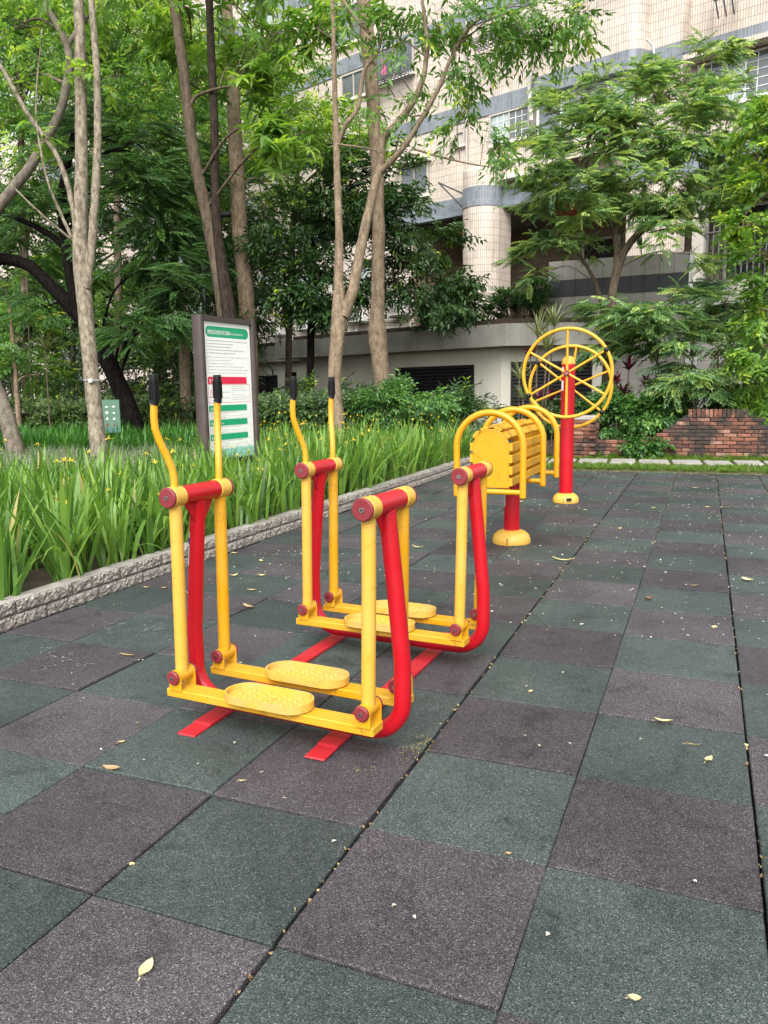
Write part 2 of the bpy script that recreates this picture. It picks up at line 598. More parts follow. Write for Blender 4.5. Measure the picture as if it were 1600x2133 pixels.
M['lf_whorl'] = leaf_mat('whorled_leaf', G((0, (0.048, 0.110, 0.027)), (.5, (0.127, 0.244, 0.044)), (1, (0.299, 0.438, 0.068))), .45, .38)
M['lf_mid'] = leaf_mat('mid_green_leaf', G((0, (0.050, 0.118, 0.034)), (.6, (0.127, 0.256, 0.061)), (.9, (0.254, 0.406, 0.076)), (1, (0.472, 0.510, 0.076))), .42)
M['lf_bright'] = leaf_mat('yellow_green_leaf', G((0, (0.068, 0.146, 0.035)), (.5, (0.179, 0.330, 0.055)), (1, (0.448, 0.555, 0.088))), .46)
M['lf_hedge'] = leaf_mat('hedge_leaf', G((0, (0.027, 0.058, 0.020)), (.6, (0.068, 0.128, 0.041)), (1, (0.221, 0.323, 0.085))), .25)
M['lf_cover'] = leaf_mat('ground_cover_leaf', G((0, (0.027, 0.077, 0.022)), (.6, (0.069, 0.175, 0.043)), (1, (0.175, 0.312, 0.069))), .32, .33)
M['lf_iris'] = leaf_mat('iris_blade', G((0, (0.056, 0.129, 0.029)), (.5, (0.138, 0.269, 0.047)), (.93, (0.263, 0.403, 0.078)), (1, (0.450, 0.370, 0.156))), .42, .4)
M['lf_iris_d'] = leaf_mat('shaded_iris_blade', G((0, (0.028, 0.098, 0.017)), (.6, (0.056, 0.175, 0.028)), (1, (0.098, 0.238, 0.042))), .35, .4)  # darker copy of the iris leaf, shade put into its greens
M['lf_lily'] = leaf_mat('silvery_grass', G((0, (.10, .14, .08)), (.6, (.22, .26, .17)), (1, (.38, .41, .30))), .3)
M['lf_grass'] = leaf_mat('grass_blade', G((0, (.06, .12, .018)), (.6, (.13, .23, .03)), (1, (.26, .33, .06))), .35)
M['lf_palm'] = leaf_mat('palm_leaf', G((0, (0.031, 0.085, 0.034)), (.6, (0.076, 0.170, 0.068)), (1, (0.204, 0.323, 0.136))), .25, .35)
M['lf_drac'] = leaf_mat('striped_strap_leaf', G((0, (.06, .09, .03)), (.5, (.16, .19, .08)), (1, (.36, .36, .19))), .25, .4)
M['lf_cord'] = leaf_mat('wine_red_leaf', G((0, (.035, .008, .016)), (.6, (.10, .012, .035)), (1, (.24, .03, .075))), .3, .35)
M['petal'] = leaf_mat('yellow_petal', G((0, (.70, .50, .03)), (1, (.80, .68, .12))), .3, .5)
M['stem'] = leaf_mat('flower_stem', G((0, (.05, .12, .02)), (1, (.09, .17, .03))), .2)
M['dry'] = leaf_mat('dry_leaf', G((0, (.16, .075, .035)), (.45, (.45, .33, .17)), (1, (.66, .58, .30))), .15, .6)
M['petal_white'] = leaf_mat('fallen_petal', G((0, (.45, .43, .33)), (1, (.75, .73, .62))), .2, .6)
M['fleck'] = plain('yellow_fleck', (.52, .43, .06), .7)
M['chalk'] = plain('chalk', (.30, .29, .285), .95)
M['grass_soil'] = noise_mat('grass_soil', (.05, .06, .02), (.12, .11, .05), 14, .95, .4, .01)


def brick_mat():
    m, nt, b = mat_base('old_red_brick')
    oi = nt.nodes.new('ShaderNodeObjectInfo')
    r = ramp(nt, [(0, (.075, .032, .022)), (.35, (.17, .064, .040)), (.7, (.24, .10, .062)), (1, (.31, .18, .13))])
    nt.links.new(oi.outputs['Random'], r.inputs[0])
    geo = nt.nodes.new('ShaderNodeNewGeometry')
    n = N(nt, 'ShaderNodeTexNoise', Scale=28, Detail=6, Roughness=.7)
    nt.links.new(geo.outputs['Position'], n.inputs['Vector'])
    r2 = ramp(nt, [(.32, (.5, .5, .5)), (.55, (1, 1, 1)), (.75, (1.25, 1.25, 1.25))])
    nt.links.new(n.outputs[0], r2.inputs[0])
    c = mix(nt, 1.0, r.outputs[0], r2.outputs[0], 'MULTIPLY')
    # soot and moss stains of their own shape
    n2 = N(nt, 'ShaderNodeTexNoise', Scale=1.5, Detail=6, Roughness=.66)
    nt.links.new(geo.outputs['Position'], n2.inputs['Vector'])
    r3 = ramp(nt, [(.465, (0, 0, 0)), (.55, (.93, .93, .93))])
    nt.links.new(n2.outputs[0], r3.inputs[0])
    c = mix(nt, r3.outputs[0], c, (.028, .024, .020))
    nt.links.new(c, b.inputs['Base Color'])
    b.inputs['Roughness'].default_value = .9
    bump(nt, b, n.outputs[0], .5, .008)
    return m


M['brick'] = brick_mat()

# ================================================================== SETTING
mb = MB()
mb.add([(-400, -400, -.07), (400, -400, -.07), (400, 400, -.07), (-400, 400, -.07)], [(0, 1, 2, 3)])
tag(mb.build('ground', M['ground']), kind='structure')

# rubber mat: dark base sheet + single tiles
floor = MB().add([(-2.46, -2.2, -.05), (2.02, -2.2, -.05), (2.02, 10.12, -.05), (-2.46, 10.12, -.05)], [(0, 1, 2, 3)]).build('rubber_floor', M['base'])
tag(floor, kind='structure')
T = .5
tm = {}
for key in ('rub_green', 'rub_purple'):
    for half in (0, 1):
        w = .4955 if not half else .4455
        tm[key, half] = MB().cbox((0, 0, -.0225), (w, .4935, .045), .003).build('tile_source', M[key]).data
for o in [o for o in C.objects if o.name.startswith('tile_source')]:
    bpy.data.objects.remove(o)
tr = random.Random(3)
SHIFT = {-5: -.003, -4: -.003, -3: -.002, -2: -.003, -1: -.004, 0: .0035, 1: .001, 2: .0045, 3: .0055}
for i in range(-5, 4):
    for j in range(-4, 20):
        key = 'rub_purple' if (i + j) % 2 == 0 else 'rub_green'
        half = 1 if i == -5 else 0
        o = link('tile', tm[key, half], None, floor)
        cx = (i + .5) * T + SHIFT[i] + (.025 if half else 0)
        o.location = (cx + tr.uniform(-.0012, .0012), (j + .5) * T + tr.uniform(-.0015, .0015), tr.uniform(-.005, .003))
        o.rotation_euler = (tr.uniform(-.006, .006), tr.uniform(-.006, .006), tr.uniform(-.005, .005))

# flower bed soil, rear bed and lawn strip
def slab_sheet(name, poly, z, mat, thick=.25):
    o = MB().prism(poly, z - thick, z, 'xy').build(name, mat)
    tag(o, kind='structure')
    return o


BED_Z = .085
slab_sheet('flower_bed', [(-60, -6), (-2.575, -6), (-2.575, 13.0), (-2.5, 40), (-60, 40)], BED_Z, M['ground'])
slab_sheet('lawn_strip', [(-2.44, 10.13), (3.2, 10.13), (3.2, 12.02), (-2.44, 12.02)], .0, M['grass_soil'], .06)
slab_sheet('planting_bed', [(-2.3, 12.22), (6, 12.22), (6, 16.3), (-2.3, 16.3)], .28, M['ground'])
slab_sheet('side_verge', [(2.14, -4), (9, -4), (9, 12.1), (2.14, 12.1)], .0, M['grass_soil'], .06)

# right hand edging of the mat
edge = MB().box((2.08, 4.0, -.01), (.11, 12.3, .14)).build('mat_edging', M['mortar'])
tag(edge, kind='structure')

# kerb: two courses of split-face blocks
kerb = empty('stone_kerb', (-2.51, 0, 0))
tag(kerb, 'low grey split-face block kerb between iris bed and rubber mat', 'kerb')


def split_block(L, H, D, seed):
    """block with a rough broken front (towards +x) and a smooth top"""
    g = np.random.default_rng(seed)
    ny, nz = 26, 6
    V = []
    for k in range(nz + 1):
        for i in range(ny + 1):
            e = (i in (0, ny)) or (k in (0, nz))
            x = D / 2 - (.012 if e else g.uniform(-.003, .010) + .004 * math.sin(i * 1.3 + seed))
            V.append((x, -L / 2 + L * i / ny + (0 if e else g.uniform(-.004, .004)), H * k / nz + (0 if e else g.uniform(-.003, .003))))
    F = []
    for k in range(nz):
        for i in range(ny):
            a = k * (ny + 1) + i
            F.append((a, a + 1, a + ny + 2, a + ny + 1))
    m = MB().add(V, F)
    o = len(m.v)
    m.add([(-D / 2, -L / 2, 0), (-D / 2, L / 2, 0), (-D / 2, L / 2, H), (-D / 2, -L / 2, H)], [(0, 3, 2, 1)])
    n1 = ny
    a0, a1 = 0, ny
    b0, b1 = nz * (ny + 1), nz * (ny + 1) + ny
    m.f.append(tuple([b0 + i for i in range(ny + 1)] + [o + 2, o + 3]))
    m.f.append(tuple([a0 + i for i in range(ny, -1, -1)] + [o, o + 1]))
    m.f.append(tuple([k * (ny + 1) for k in range(nz + 1)] + [o + 3, o]))
    m.f.append(tuple([k * (ny + 1) + ny for k in range(nz, -1, -1)] + [o + 1, o + 2]))
    me = bpy.data.meshes.new('block')
    me.from_pydata(m.v, [], m.f)
    me.materials.append(M['kerb'])
    me.materials.append(M['kerb_top'])
    me.update()
    for p in me.polygons:
        if p.normal.z > .9:
            p.material_index = 1
    return me


blocks = [split_block(.388, .068, .115, s) for s in range(7)]
for course in (0, 1):
    y = -2.6 + (.2 if course else 0.0)
    k = 0
    while y < 10.1:
        o = link('block', blocks[tr.randrange(7)], None, kerb)
        o.location = (tr.uniform(-.004, .004) - (.004 if course else 0), y + .2, -.006 + course * .0755)
        o.rotation_euler = (0, 0, tr.uniform(-.008, .008))
        y += .4
        k += 1
# mortar core behind the joints
MB().box((-.012, 3.75, .066), (.066, 12.7, .125)).build('mortar_core', M['mortar'], kerb)

# stepping slabs at the far end
path = MB().add([(-2.4, 10.62, .002), (2.0, 10.95, .002), (2.0, 11.75, .002), (-2.4, 11.42, .002)], [(0, 1, 2, 3)]).build('stone_path', M['grass_soil'])
tag(path, kind='structure')
x = -2.35
while x < 1.95:
    w = tr.uniform(.40, .5)
    o = MB().cbox((0, 0, 0), (w - .05, .62, .06), .008).build('paving_slab', M['slab'], path)
    o.location = (x + w / 2, 11.05 + (x + 2.4) * .075, .012 + tr.uniform(-.006, .006))
    o.rotation_euler = (tr.uniform(-.01, .01), tr.uniform(-.01, .01), .075 + tr.uniform(-.02, .02))
    x += w

# ================================================================== BRICK WALL
BW = empty('brick_wall', (0, 12.1, 0))
tag(BW, 'weathered red brick garden wall with humped top and soldier course', 'wall')
bsrc = []
for s in range(6):
    g = random.Random(s)
    m = MB().cbox((0, 0, 0), (.188, .10, .050), .007)
    m.v = [(a + g.uniform(-.003, .003), b_ + g.uniform(-.003, .003), c + g.uniform(-.003, .003)) for a, b_, c in m.v]
    o = m.build('brick_source', M['brick'])
    bsrc.append(o.data)
    bpy.data.objects.remove(o)


def wall_top(x):
    if x < .02:
        return .31
    if x < .55:
        return .31 + (x - .02) / .53 * .45
    if x < 1.47:
        return .755
    return max(.4, .755 - (x - 1.47) * .75)


CH = .0605
for rix in range(13):
    z = .03 + rix * CH
    x = -.80 + (.1 if rix % 2 else 0)
    while x < 2.35:
        if z + .02 < wall_top(x) - (.0 if x < .5 or x > 1.5 else .085):
            o = link('brick', random.choice(bsrc), None, BW)
            o.location = (x, random.uniform(-.008, .008), z)
            o.rotation_euler = (random.uniform(-.03, .03), random.uniform(-.02, .02), random.uniform(-.03, .03))
        x += .2
x = .60
while x < 1.47:
    o = link('brick', random.choice(bsrc), None, BW)
    o.location = (x, -.004, .735)
    o.rotation_euler = (random.uniform(-.03, .03), R_(90) + random.uniform(-.04, .04), random.uniform(-.03, .03))
    o.scale = (.68, 1.05, 1.05)
    x += .0625
# mortar body
prof = [(-.88, -.1), (2.4, -.1)]
top = [(xx, wall_top(xx) - (.03 if xx < .5 or xx > 1.5 else .05)) for xx in np.linspace(2.4, -.88, 40)]
MB().prism(prof + top, -.036, .04, 'xz').build('mortar', M['mortar_dark'], BW)

BP = empty('brick_pillar', (-1.02, 12.06, 0))
tag(BP, 'square brick pillar at the end of the humped garden wall', 'pillar')
for rix in range(10):
    z = .03 + rix * CH * 1.08
    for k in range(2):
        off = (-.1 + k * .2) if rix % 2 == 0 else (-.05 + k * .15 - .02)
        o = link('brick', random.choice(bsrc), None, BP)
        o.location = (off, -.13, z)
        o.scale = (1, 1, 1.05)
        o.rotation_euler = (random.uniform(-.02, .02), random.uniform(-.02, .02), random.uniform(-.02, .02))
    for k in range(2):
        o = link('brick', random.choice(bsrc), None, BP)
        o.location = (.15, -.06 + k * .2 - (.08 if rix % 2 else 0), z)
        o.rotation_euler = (0, 0, R_(90) + random.uniform(-.02, .02))
MB().box((.0, .0, .31), (.33, .30, .64)).build('mortar', M['mortar_dark'], BP)
MB().cbox((.0, -.01, .672), (.42, .38, .07), .012).build('coping', M['slab'], BP)

# ================================================================== AIR WALKERS
def arc_pts(c, r, a0, a1, n, plane='xz', y=0.0):
    out = []
    for k in range(n + 1):
        a = a0 + (a1 - a0) * k / n
        out.append((c[0] + r * math.cos(a), y, c[1] + r * math.sin(a)))
    return out


def stadium(L, W, n=10):
    r = W / 2
    pts = []
    for k in range(n + 1):
        a = -math.pi / 2 + math.pi * k / n
        pts.append((L / 2 - r + r * math.cos(a), r * math.sin(a)))
    for k in range(n + 1):
        a = math.pi / 2 + math.pi * k / n
        pts.append((-L / 2 + r + r * math.cos(a), r * math.sin(a)))
    return pts


def bolt(parent, x, y, z, s, r=.0085):
    """round steel bolt head with a socket, facing s along y"""
    m = MB().cyl((x, y, z), (x, y + s * .003, z), r, 12)
    o = m.build('bolt', M['steel'], parent, 40)
    MB().cyl((x, y + s * .0031, z), (x, y + s * .0036, z), r * .45, 6).build('bolt_socket', M['black'], o)


def walker(loc, rz, label, sticker):
    t = empty('air_walker', loc, rz)
    tag(t, label, 'exercise machine', 'air walkers on the rubber mat')
    # U shaped red frame
    xb, zb, rb = .428, .068, .125
    pts = [(-.378, 0, .82), (-.40, 0, .6), (-.425, 0, .33)]
    pts += arc_pts((-xb + rb + .002, zb + rb), rb, R_(188), R_(270), 9)
    pts += arc_pts((xb - rb - .002, zb + rb), rb, R_(270), R_(352), 9)
    pts += [(.425, 0, .33), (.40, 0, .6), (.378, 0, .82)]
    MB().tube(pts, .0285, 18).build('frame', M['red'], t, 50)
    for s in (-1, 1):
        X = s * .376
        MB().cyl((X, -.094, .842), (X, .094, .842), .0335, 28).build('cross_tube', M['red'], t, 40)
        # gussets under the cross tube
        for q in (-1, 1):
            MB().prism([(q * .0, .822), (q * .085, .822), (q * .028, .74)], X - .004, X + .004, 'yz').build('gusset', M['red'], t)
        for q in (-1, 1):
            y = q * .122
            hub = MB().cyl((X, y - q * .026, .842), (X, y + q * .030, .842), .0365, 28, .002).build('hub', M['yellow_pale'], t, 40)
            cp = MB().cyl((X, y + q * .030, .842), (X, y + q * .044, .842), .036, 28, .004).build('end_cap', M['cap'], t, 40)
            bolt(t, X, y + q * .044, .842, q)
            # lower arm
            xl = X - .014
            MB().tube([(X, y, .835), (X - .004, y, .6), (xl, y, .215)], .0228, 18).build('arm', M['yellow' if q > 0 else 'yellow_pale'], t, 50)
            # pivot
            MB().cyl((xl, y - .034, .2), (xl, y + .034, .2), .0245, 22).build('pivot', M['yellow'], t, 40)
            for k in (-1, 1):
                br = MB()
                pl = [(xl - .026, .15)] + [(xl + .026 * math.cos(a), .2 + .026 * math.sin(a)) for a in np.linspace(math.pi, 0, 9)] + [(xl + .026, .15)]
                br.prism(pl, y + k * .036, y + k * .041, 'xz').build('bracket', M['yellow'], t, 30)
                MB().cyl((xl, y + k * .0412, .2), (xl, y + k * .055, .2), .0255, 24, .004).build('end_cap', M['cap'], t, 40)
                bolt(t, xl, y + k * .055, .2, k, .007)
            if s < 0:
                # bent upper handle
                b = q * .0
                hp = [(X, y, .87), (X + .001, y + q * .001, .91), (X - .002, y + q * .006, .945), (X - .012, y + q * .020, .99), (X - .024, y + q * .036, 1.04),
                      (X - .030, y + q * .045, 1.08), (X - .030, y + q * .047, 1.12), (X - .026, y + q * .046, 1.165)]
                MB().tube(hp, .0128, 14).build('handle', M['yellow'], t, 60)
                tx, ty, tz = hp[-1]
                gp = [(tx, ty, tz - .004), (tx + .003, ty, tz + .004), (tx + .003, ty, tz + .07), (tx + .004, ty, tz + .086), (tx + .004, ty, tz + .094)]
                g = MB().tube(gp, [.0162, .0148, .0155, .0155, .0142], 16).build('grip', M['grip'], t, 30)
                rb_ = MB()
                for k in range(10):
                    a = 2 * math.pi * k / 10
                    rb_.box((tx + .003 + .0155 * math.cos(a), ty + .0155 * math.sin(a), tz + .04), (.003, .003, .062))
                rb_.build('grip_rib', M['grip'], g)
                MB().cyl((tx, ty, tz - .006), (tx, ty, tz - .002), .0158, 16).build('ring', M['steel'], t, 40)
    # beams with foot plates
    for q in (-1, 1):
        y = q * .122
        MB().cbox((-.02, y, .137), (.83, .072, .030), .003).build('beam', M['yellow_beam'], t)
        ped = empty_part = MB()
        out = stadium(.335, .142, 10)
        px = -.018
        n = len(out)
        V, F = [], []
        inn = stadium(.323, .130, 10)
        for (a, b_) in out:
            V.append((px + a, y + b_, .157))
        for (a, b_) in out:
            V.append((px + a, y + b_, .184))
        for (a, b_) in inn:
            V.append((px + a, y + b_, .184))
        for (a, b_) in inn:
            V.append((px + a, y + b_, .163))
        for r0 in range(3):
            for k in range(n):
                l = (k + 1) % n
                F.append((r0 * n + k, r0 * n + l, (r0 + 1) * n + l, (r0 + 1) * n + k))
        F.append(tuple(range(n))[::-1])
        F.append(tuple(range(3 * n, 4 * n)))
        ped.add(V, F)
        pd = ped.build('foot_plate', M['yellow_plate'], t, 40)
        st = MB()
        for a in range(9):
            for b_ in range(4):
                xx = px - .124 + a * .031
                yy = y - .042 + b_ * .028 + (.007 if a % 2 else -.007)
                if abs(a - 4) == 4 and b_ in (0, 3):
                    continue
                st.lathe([(.0078, .1632), (.0064, .1672), (.003, .1690)], 8, (xx, yy, 0))
        st.build('grip_stud', M['yellow_pale'], pd, 60)
        MB().cbox((px, y, .1545), (.24, .06, .004), .0005).build('mounting_plate', M['yellow'], t)
    if sticker:
        def wrap(z0, z1, r):
            V, F = [], []
            for z in (z0, z1):
                xc = -.40 + (z - .6) * .1
                for k in range(9):
                    a = R_(188 + k * 7.5)
                    V.append((xc + r * math.cos(a), r * math.sin(a), z))
            for k in range(8):
                F.append((k, k + 1, k + 10, k + 9))
            return MB().add(V, F)
        s1 = wrap(.575, .70, .0292).build('sticker', M['sticker'], t, 60)
        wrap(.655, .678, .0296).build('sticker_band', M['sticker_blue'], s1, 60)
    return t


W1 = walker((-.475, .965, .0), R_(-4), 'yellow and red air walker with two pedals and a silver sticker on its post', True)
W2 = walker((-.452, 1.885, .0), R_(-4), 'yellow and red air walker between the slatted massage bench and another walker', False)

# two flat red steel strips bolted under both walkers
for k, x in enumerate((-.818, -.312)):
    pts = [.802, 1.80, 2.33]
    mbx = MB()
    prof = [(.80, .002), (.803, .006), (.885, .006), (.90, .011), (2.20, .011), (2.21, .006), (2.21, .001), (.80, .001)]
    o = mbx.prism([(a - .8, b_) for a, b_ in prof], -.037, .037, 'yz').build('floor_strip', M['red_strip'], None)
    o.location = (x, .8, .0025)
    o.rotation_euler = (0, 0, R_(-1.5))
    tag(o, ('red steel strip on the mat under the walkers, on their handle side' if k == 0 else 'red steel strip on the mat under the walkers, away from the handles'), 'floor strip', 'strips under the walkers')

# ================================================================== SLATTED BENCH WITH HOOPS
DR = empty('back_massager', (-.53, 4.57, 0))
tag(DR, 'yellow slatted massage drum with three hoops on a red post', 'exercise machine')


def dome_foot(parent, R, H, mat):
    pr = [(R * .985, .0), (R, .012), (R * .99, H * .35), (R * .9, H * .65), (R * .72, H * .87), (R * .5, H * .98), (R * .44, H)]
    b = MB().lathe(pr, 36).build('base_cover', mat, parent, 50)
    MB().box((.0, -R * .985, H * .3), (.002, .02, H * .5)).build('seam', M['black'], b)
    return b


dome_foot(DR, .147, .105, M['yellow_pale'])
MB().cyl((0, 0, .05), (0, 0, .53), .061, 32).build('post', M['red'], DR, 40)
HY = [-.69, .01, .60]
HW, HZ0, HZS = .2325, .455, .795
for k, y in enumerate(HY):
    pts = [(-HW, y, HZ0), (-HW, y, .6), (-HW, y, .72)] + [(HW * math.cos(a), y, HZS + HW * math.sin(a)) for a in np.linspace(math.pi, 0, 22)] + [(HW, y, .72), (HW, y, .6), (HW, y, HZ0)]
    hp = MB().tube(pts, .0228, 16).build('hoop', M['yellow_deep'], DR, 60)
    for s in (-1, 1):
        MB().lathe([(.0228, .012), (.021, .002), (.012, -.004)][::-1], 16, (s * HW, y, HZ0 - .008)).build('end_plug', M['yellow_deep'], hp, 50)
    MB().tube([(-HW, y, .487), (HW, y, .487)], .019, 14).build('cross_bar', M['yellow_deep'], DR, 50)
BWD, BZ0, BZS = .122, .513, .785
for y0, nm in ((-.655, 'end_panel'), (.565, 'end_panel')):
    ol = [(-BWD, BZ0), (BWD, BZ0)] + [(BWD * math.cos(a), BZS + BWD * math.sin(a)) for a in np.linspace(0, math.pi, 18)]
    pn = MB().prism(ol, y0, y0 + .014, 'xz').build(nm, M['yellow_deep'], DR, 30)
    rim = [(-BWD - .001, y0 + .004, BZ0 - .004), (-BWD - .001, y0 + .004, BZS)] + [(-(BWD + .001) * math.cos(a), y0 + .004, BZS + (BWD + .001) * math.sin(a)) for a in np.linspace(0, math.pi, 18)][1:] + [(BWD + .001, y0 + .004, BZ0 - .004)]
    MB().tube(rim, .006, 8).build('panel_rim', M['yellow_deep'], pn, 60)
SW, ST = .056, .024
spots = []
for s in (-1, 1):
    for z in (.55, .63, .71, .79):
        spots.append((s * (BWD + .016), z, R_(90)))
    a = R_(38)
    spots.append((s * (BWD + .016) * math.cos(a), BZS + .005 + (BWD + .016) * math.sin(a), math.copysign(1, s) * (R_(90) - a) * 1.0))
    a = R_(70)
    spots.append((s * (BWD + .018) * math.cos(a), BZS + (BWD + .018) * math.sin(a), math.copysign(1, s) * (R_(90) - a)))
for (sx, sz, rot) in spots:
    m = MB().cbox((0, 0, 0), (SW, 1.24, ST), .004)
    o = m.build('slat', M['yellow'], DR)
    o.location = (sx, -.035 + tr.uniform(-.006, .006), sz)
    o.rotation_euler = (0, rot, 0)
MB().box((0, -.05, .52), (.22, 1.2, .024)).build('bed_plate', M['yellow_deep'], DR)
MB().box((0, -.04, .66), (.03, 1.18, .03)).build('inner_rail', M['yellow_deep'], DR)
MB().box((-.047, -.04, .34), (.003, .02, .10), Matrix.Rotation(R_(40), 3, 'Z')).build('sticker', M['sticker'], DR)

# ================================================================== ARM WHEEL STAND
TW = empty('arm_wheel', (-.487, 6.86, 0))
tag(TW, 'tall red post carrying two yellow six-spoke shoulder wheels', 'exercise machine')
b = dome_foot(TW, .135, .10, M['yellow_pale'])
MB().box((.052, -.126, .045), (.05, .03, .026), Matrix.Rotation(R_(24), 3, 'Z')).build('inspection_slot', M['black'], b)
MB().cyl((0, 0, .04), (0, 0, 1.42), .069, 36).build('post', M['red'], TW, 40)
MB().lathe([(.0695, 1.415), (.0695, 1.43), (.062, 1.462), (.046, 1.485), (.02, 1.497), (.004, 1.499)], 32).build('post_cap', M['yellow_pale'], TW, 60)


def wheel(y, cz, R, a0, cx, tilt, knob):
    w = MB().tube([(cx + R * math.cos(a), y, cz + R * math.sin(a)) for a in np.linspace(0, 2 * math.pi, 65)[:-1]], .0175, 12, closed=True).build('wheel', M['yellow'], TW, 60)
    for k in range(6):
        a = a0 + k * math.pi / 3
        MB().tube([(cx, y, cz), (cx + (R - .012) * math.cos(a), y, cz + (R - .012) * math.sin(a))], .0125, 10).build('spoke', M['yellow'], w, 60)
    MB().cyl((cx, y - .03, cz), (cx, y + .03, cz), .028, 22, .003).build('hub', M['cap'], w, 40)
    MB().cyl((cx, y - .036, cz), (cx, y - .03, cz), .008, 10).build('bolt', M['steel'], w, 40)
    for k in knob:
        a = a0 + k * math.pi / 3
        kx, kz = cx + R * math.cos(a), cz + R * math.sin(a)
        MB().lathe([(.004, -.026), (.018, -.019), (.026, 0), (.018, .019), (.004, .026)], 14, (0, 0, 0)).build('knob', M['black'], w, 60).matrix_local = Matrix.Translation((kx, y - .02, kz)) @ Matrix.Rotation(R_(90), 4, 'X')
    s = 1 if y > 0 else -1
    MB().cyl((cx * .5, s * .06, cz), (cx, y, cz), .017, 14).build('axle', M['red'], TW, 40)
    return w


wheel(-.26, 1.322, .431, R_(30), .028, 0, (0, 3))
wheel(.28, 1.185, .425, R_(22), -.025, 0, (2, 5))
for (yy, hh) in ((1.36, .05), (1.20, .10)):
    MB().box((-.048, -.049, yy), (.03, .002, hh), Matrix.Rotation(R_(-45), 3, 'Z')).build('sticker', M['sticker_white'], TW)

# ================================================================== SIGN BOARD
PL = at(423, 810, 7.8)
PR = at(522, 810, 8.5)
PL[2] = PR[2] = 0
bv = PR - PL
SWID = float(np.linalg.norm(bv[:2]))
SG = empty('information_board', (*((PL + PR) / 2)[:2], BED_Z), math.atan2(bv[1], bv[0]))
tag(SG, 'upright brown framed notice board with green and red headings in the irises', 'notice board')
z0s, z1s = .505 - BED_Z, 1.895 - BED_Z       # printed sheet
H = SWID / 2
for s in (-1, 1):
    x0 = s * (H + .028)
    pr = [(x0 - .034, -.045), (x0 - .02, -.06), (x0 + .02, -.06), (x0 + .034, -.045), (x0 + .034, .045), (x0 + .02, .06), (x0 - .02, .06), (x0 - .034, .045)]
    pst = MB().prism(pr, -.2, z1s + .05, 'xy').build('post', M['sign_brown'], SG, 60)
MB().box((0, .01, (z0s + z1s) / 2), (SWID - .012, .06, z1s - z0s + .06)).build('panel', M['sign_brown'], SG)
MB().box((0, 0, z1s + .024), (SWID - .012, .10, .05)).build('top_rail', M['sign_brown'], SG)
MB().box((0, 0, z0s - .024), (SWID - .012, .10, .05)).build('bottom_rail', M['sign_brown'], SG)
sheet = MB().span((-H + .012, -.0235, z0s), (H - .012, -.021, z1s)).build('sheet', M['print_white'], SG)
SH = z1s - z0s
SWd = SWID - .024


def sx(u):
    return -SWd / 2 + u * SWd


def sz(v):
    return z1s - v * SH


def rrect(u0, v0, u1, v1, r, y, mat, name, corners=(1, 1, 1, 1)):
    a, b_, c, d = sx(u0), sx(u1), sz(v1), sz(v0)
    pts = []
    for (cx, cz, st, on) in ((b_ - r, d - r, 0, corners[1]), (a + r, d - r, 90, corners[0]), (a + r, c + r, 180, corners[3]), (b_ - r, c + r, 270, corners[2])):
        if on:
            for k in range(7):
                t = R_(st + 15 * k)
                pts.append((cx + r * math.cos(t), cz + r * math.sin(t)))
        else:
            t = R_(st + 45)
            pts.append((cx + r * math.copysign(1, math.cos(t)), cz + r * math.copysign(1, math.sin(t))))
    return MB().prism(pts, y - .0006, y, 'xz').build(name, mat, sheet)


def outline(u0, v0, u1, v1, mat, w=.0035):
    m = MB()
    a, b_, c, d = sx(u0), sx(u1), sz(v1), sz(v0)
    y0, y1 = -.0244, -.0238
    m.span((a, y0, c), (b_, y1, c + w)).span((a, y0, d - w), (b_, y1, d)).span((a, y0, c + w), (a + w, y1, d - w)).span((b_ - w, y0, c + w), (b_, y1, d - w))
    return m.build('box_outline', mat, sheet)


def textmesh(txt, u, v, size, mat, xs=1.0, name='lettering'):
    cu = bpy.data.curves.new('lettering', 'FONT')
    cu.body = txt
    cu.size = size
    cu.resolution_u = 2
    ob = bpy.data.objects.new('lettering_source', cu)
    C.objects.link(ob)
    bpy.context.view_layer.update()
    me = bpy.data.meshes.new_from_object(ob.evaluated_get(bpy.context.evaluated_depsgraph_get()))
    bpy.data.objects.remove(ob)
    bpy.data.curves.remove(cu)
    me.materials.clear()
    me.materials.append(mat)
    o = link(name, me, None, sheet)
    o.location = (sx(u), -.0256, sz(v))
    o.rotation_euler = (R_(90), 0, 0)
    o.scale = (xs, 1, 1)
    return o


def scribble(u0, u1, v, h, seed, mat=None, words=True):
    """a line of print too small to read"""
    g = random.Random(seed)
    m = MB()
    u = u0
    while u < u1:
        w = g.uniform(.012, .05) if words else .014
        e = min(u + w, u1)
        m.span((sx(u), -.0243, sz(v) - h * g.uniform(.35, .5)), (sx(e), -.0237, sz(v) + h * g.uniform(.35, .5)))
        u = e + (g.uniform(.006, .014) if words else .006)
    return m.build('small_print', mat or M['print_ink'], sheet)


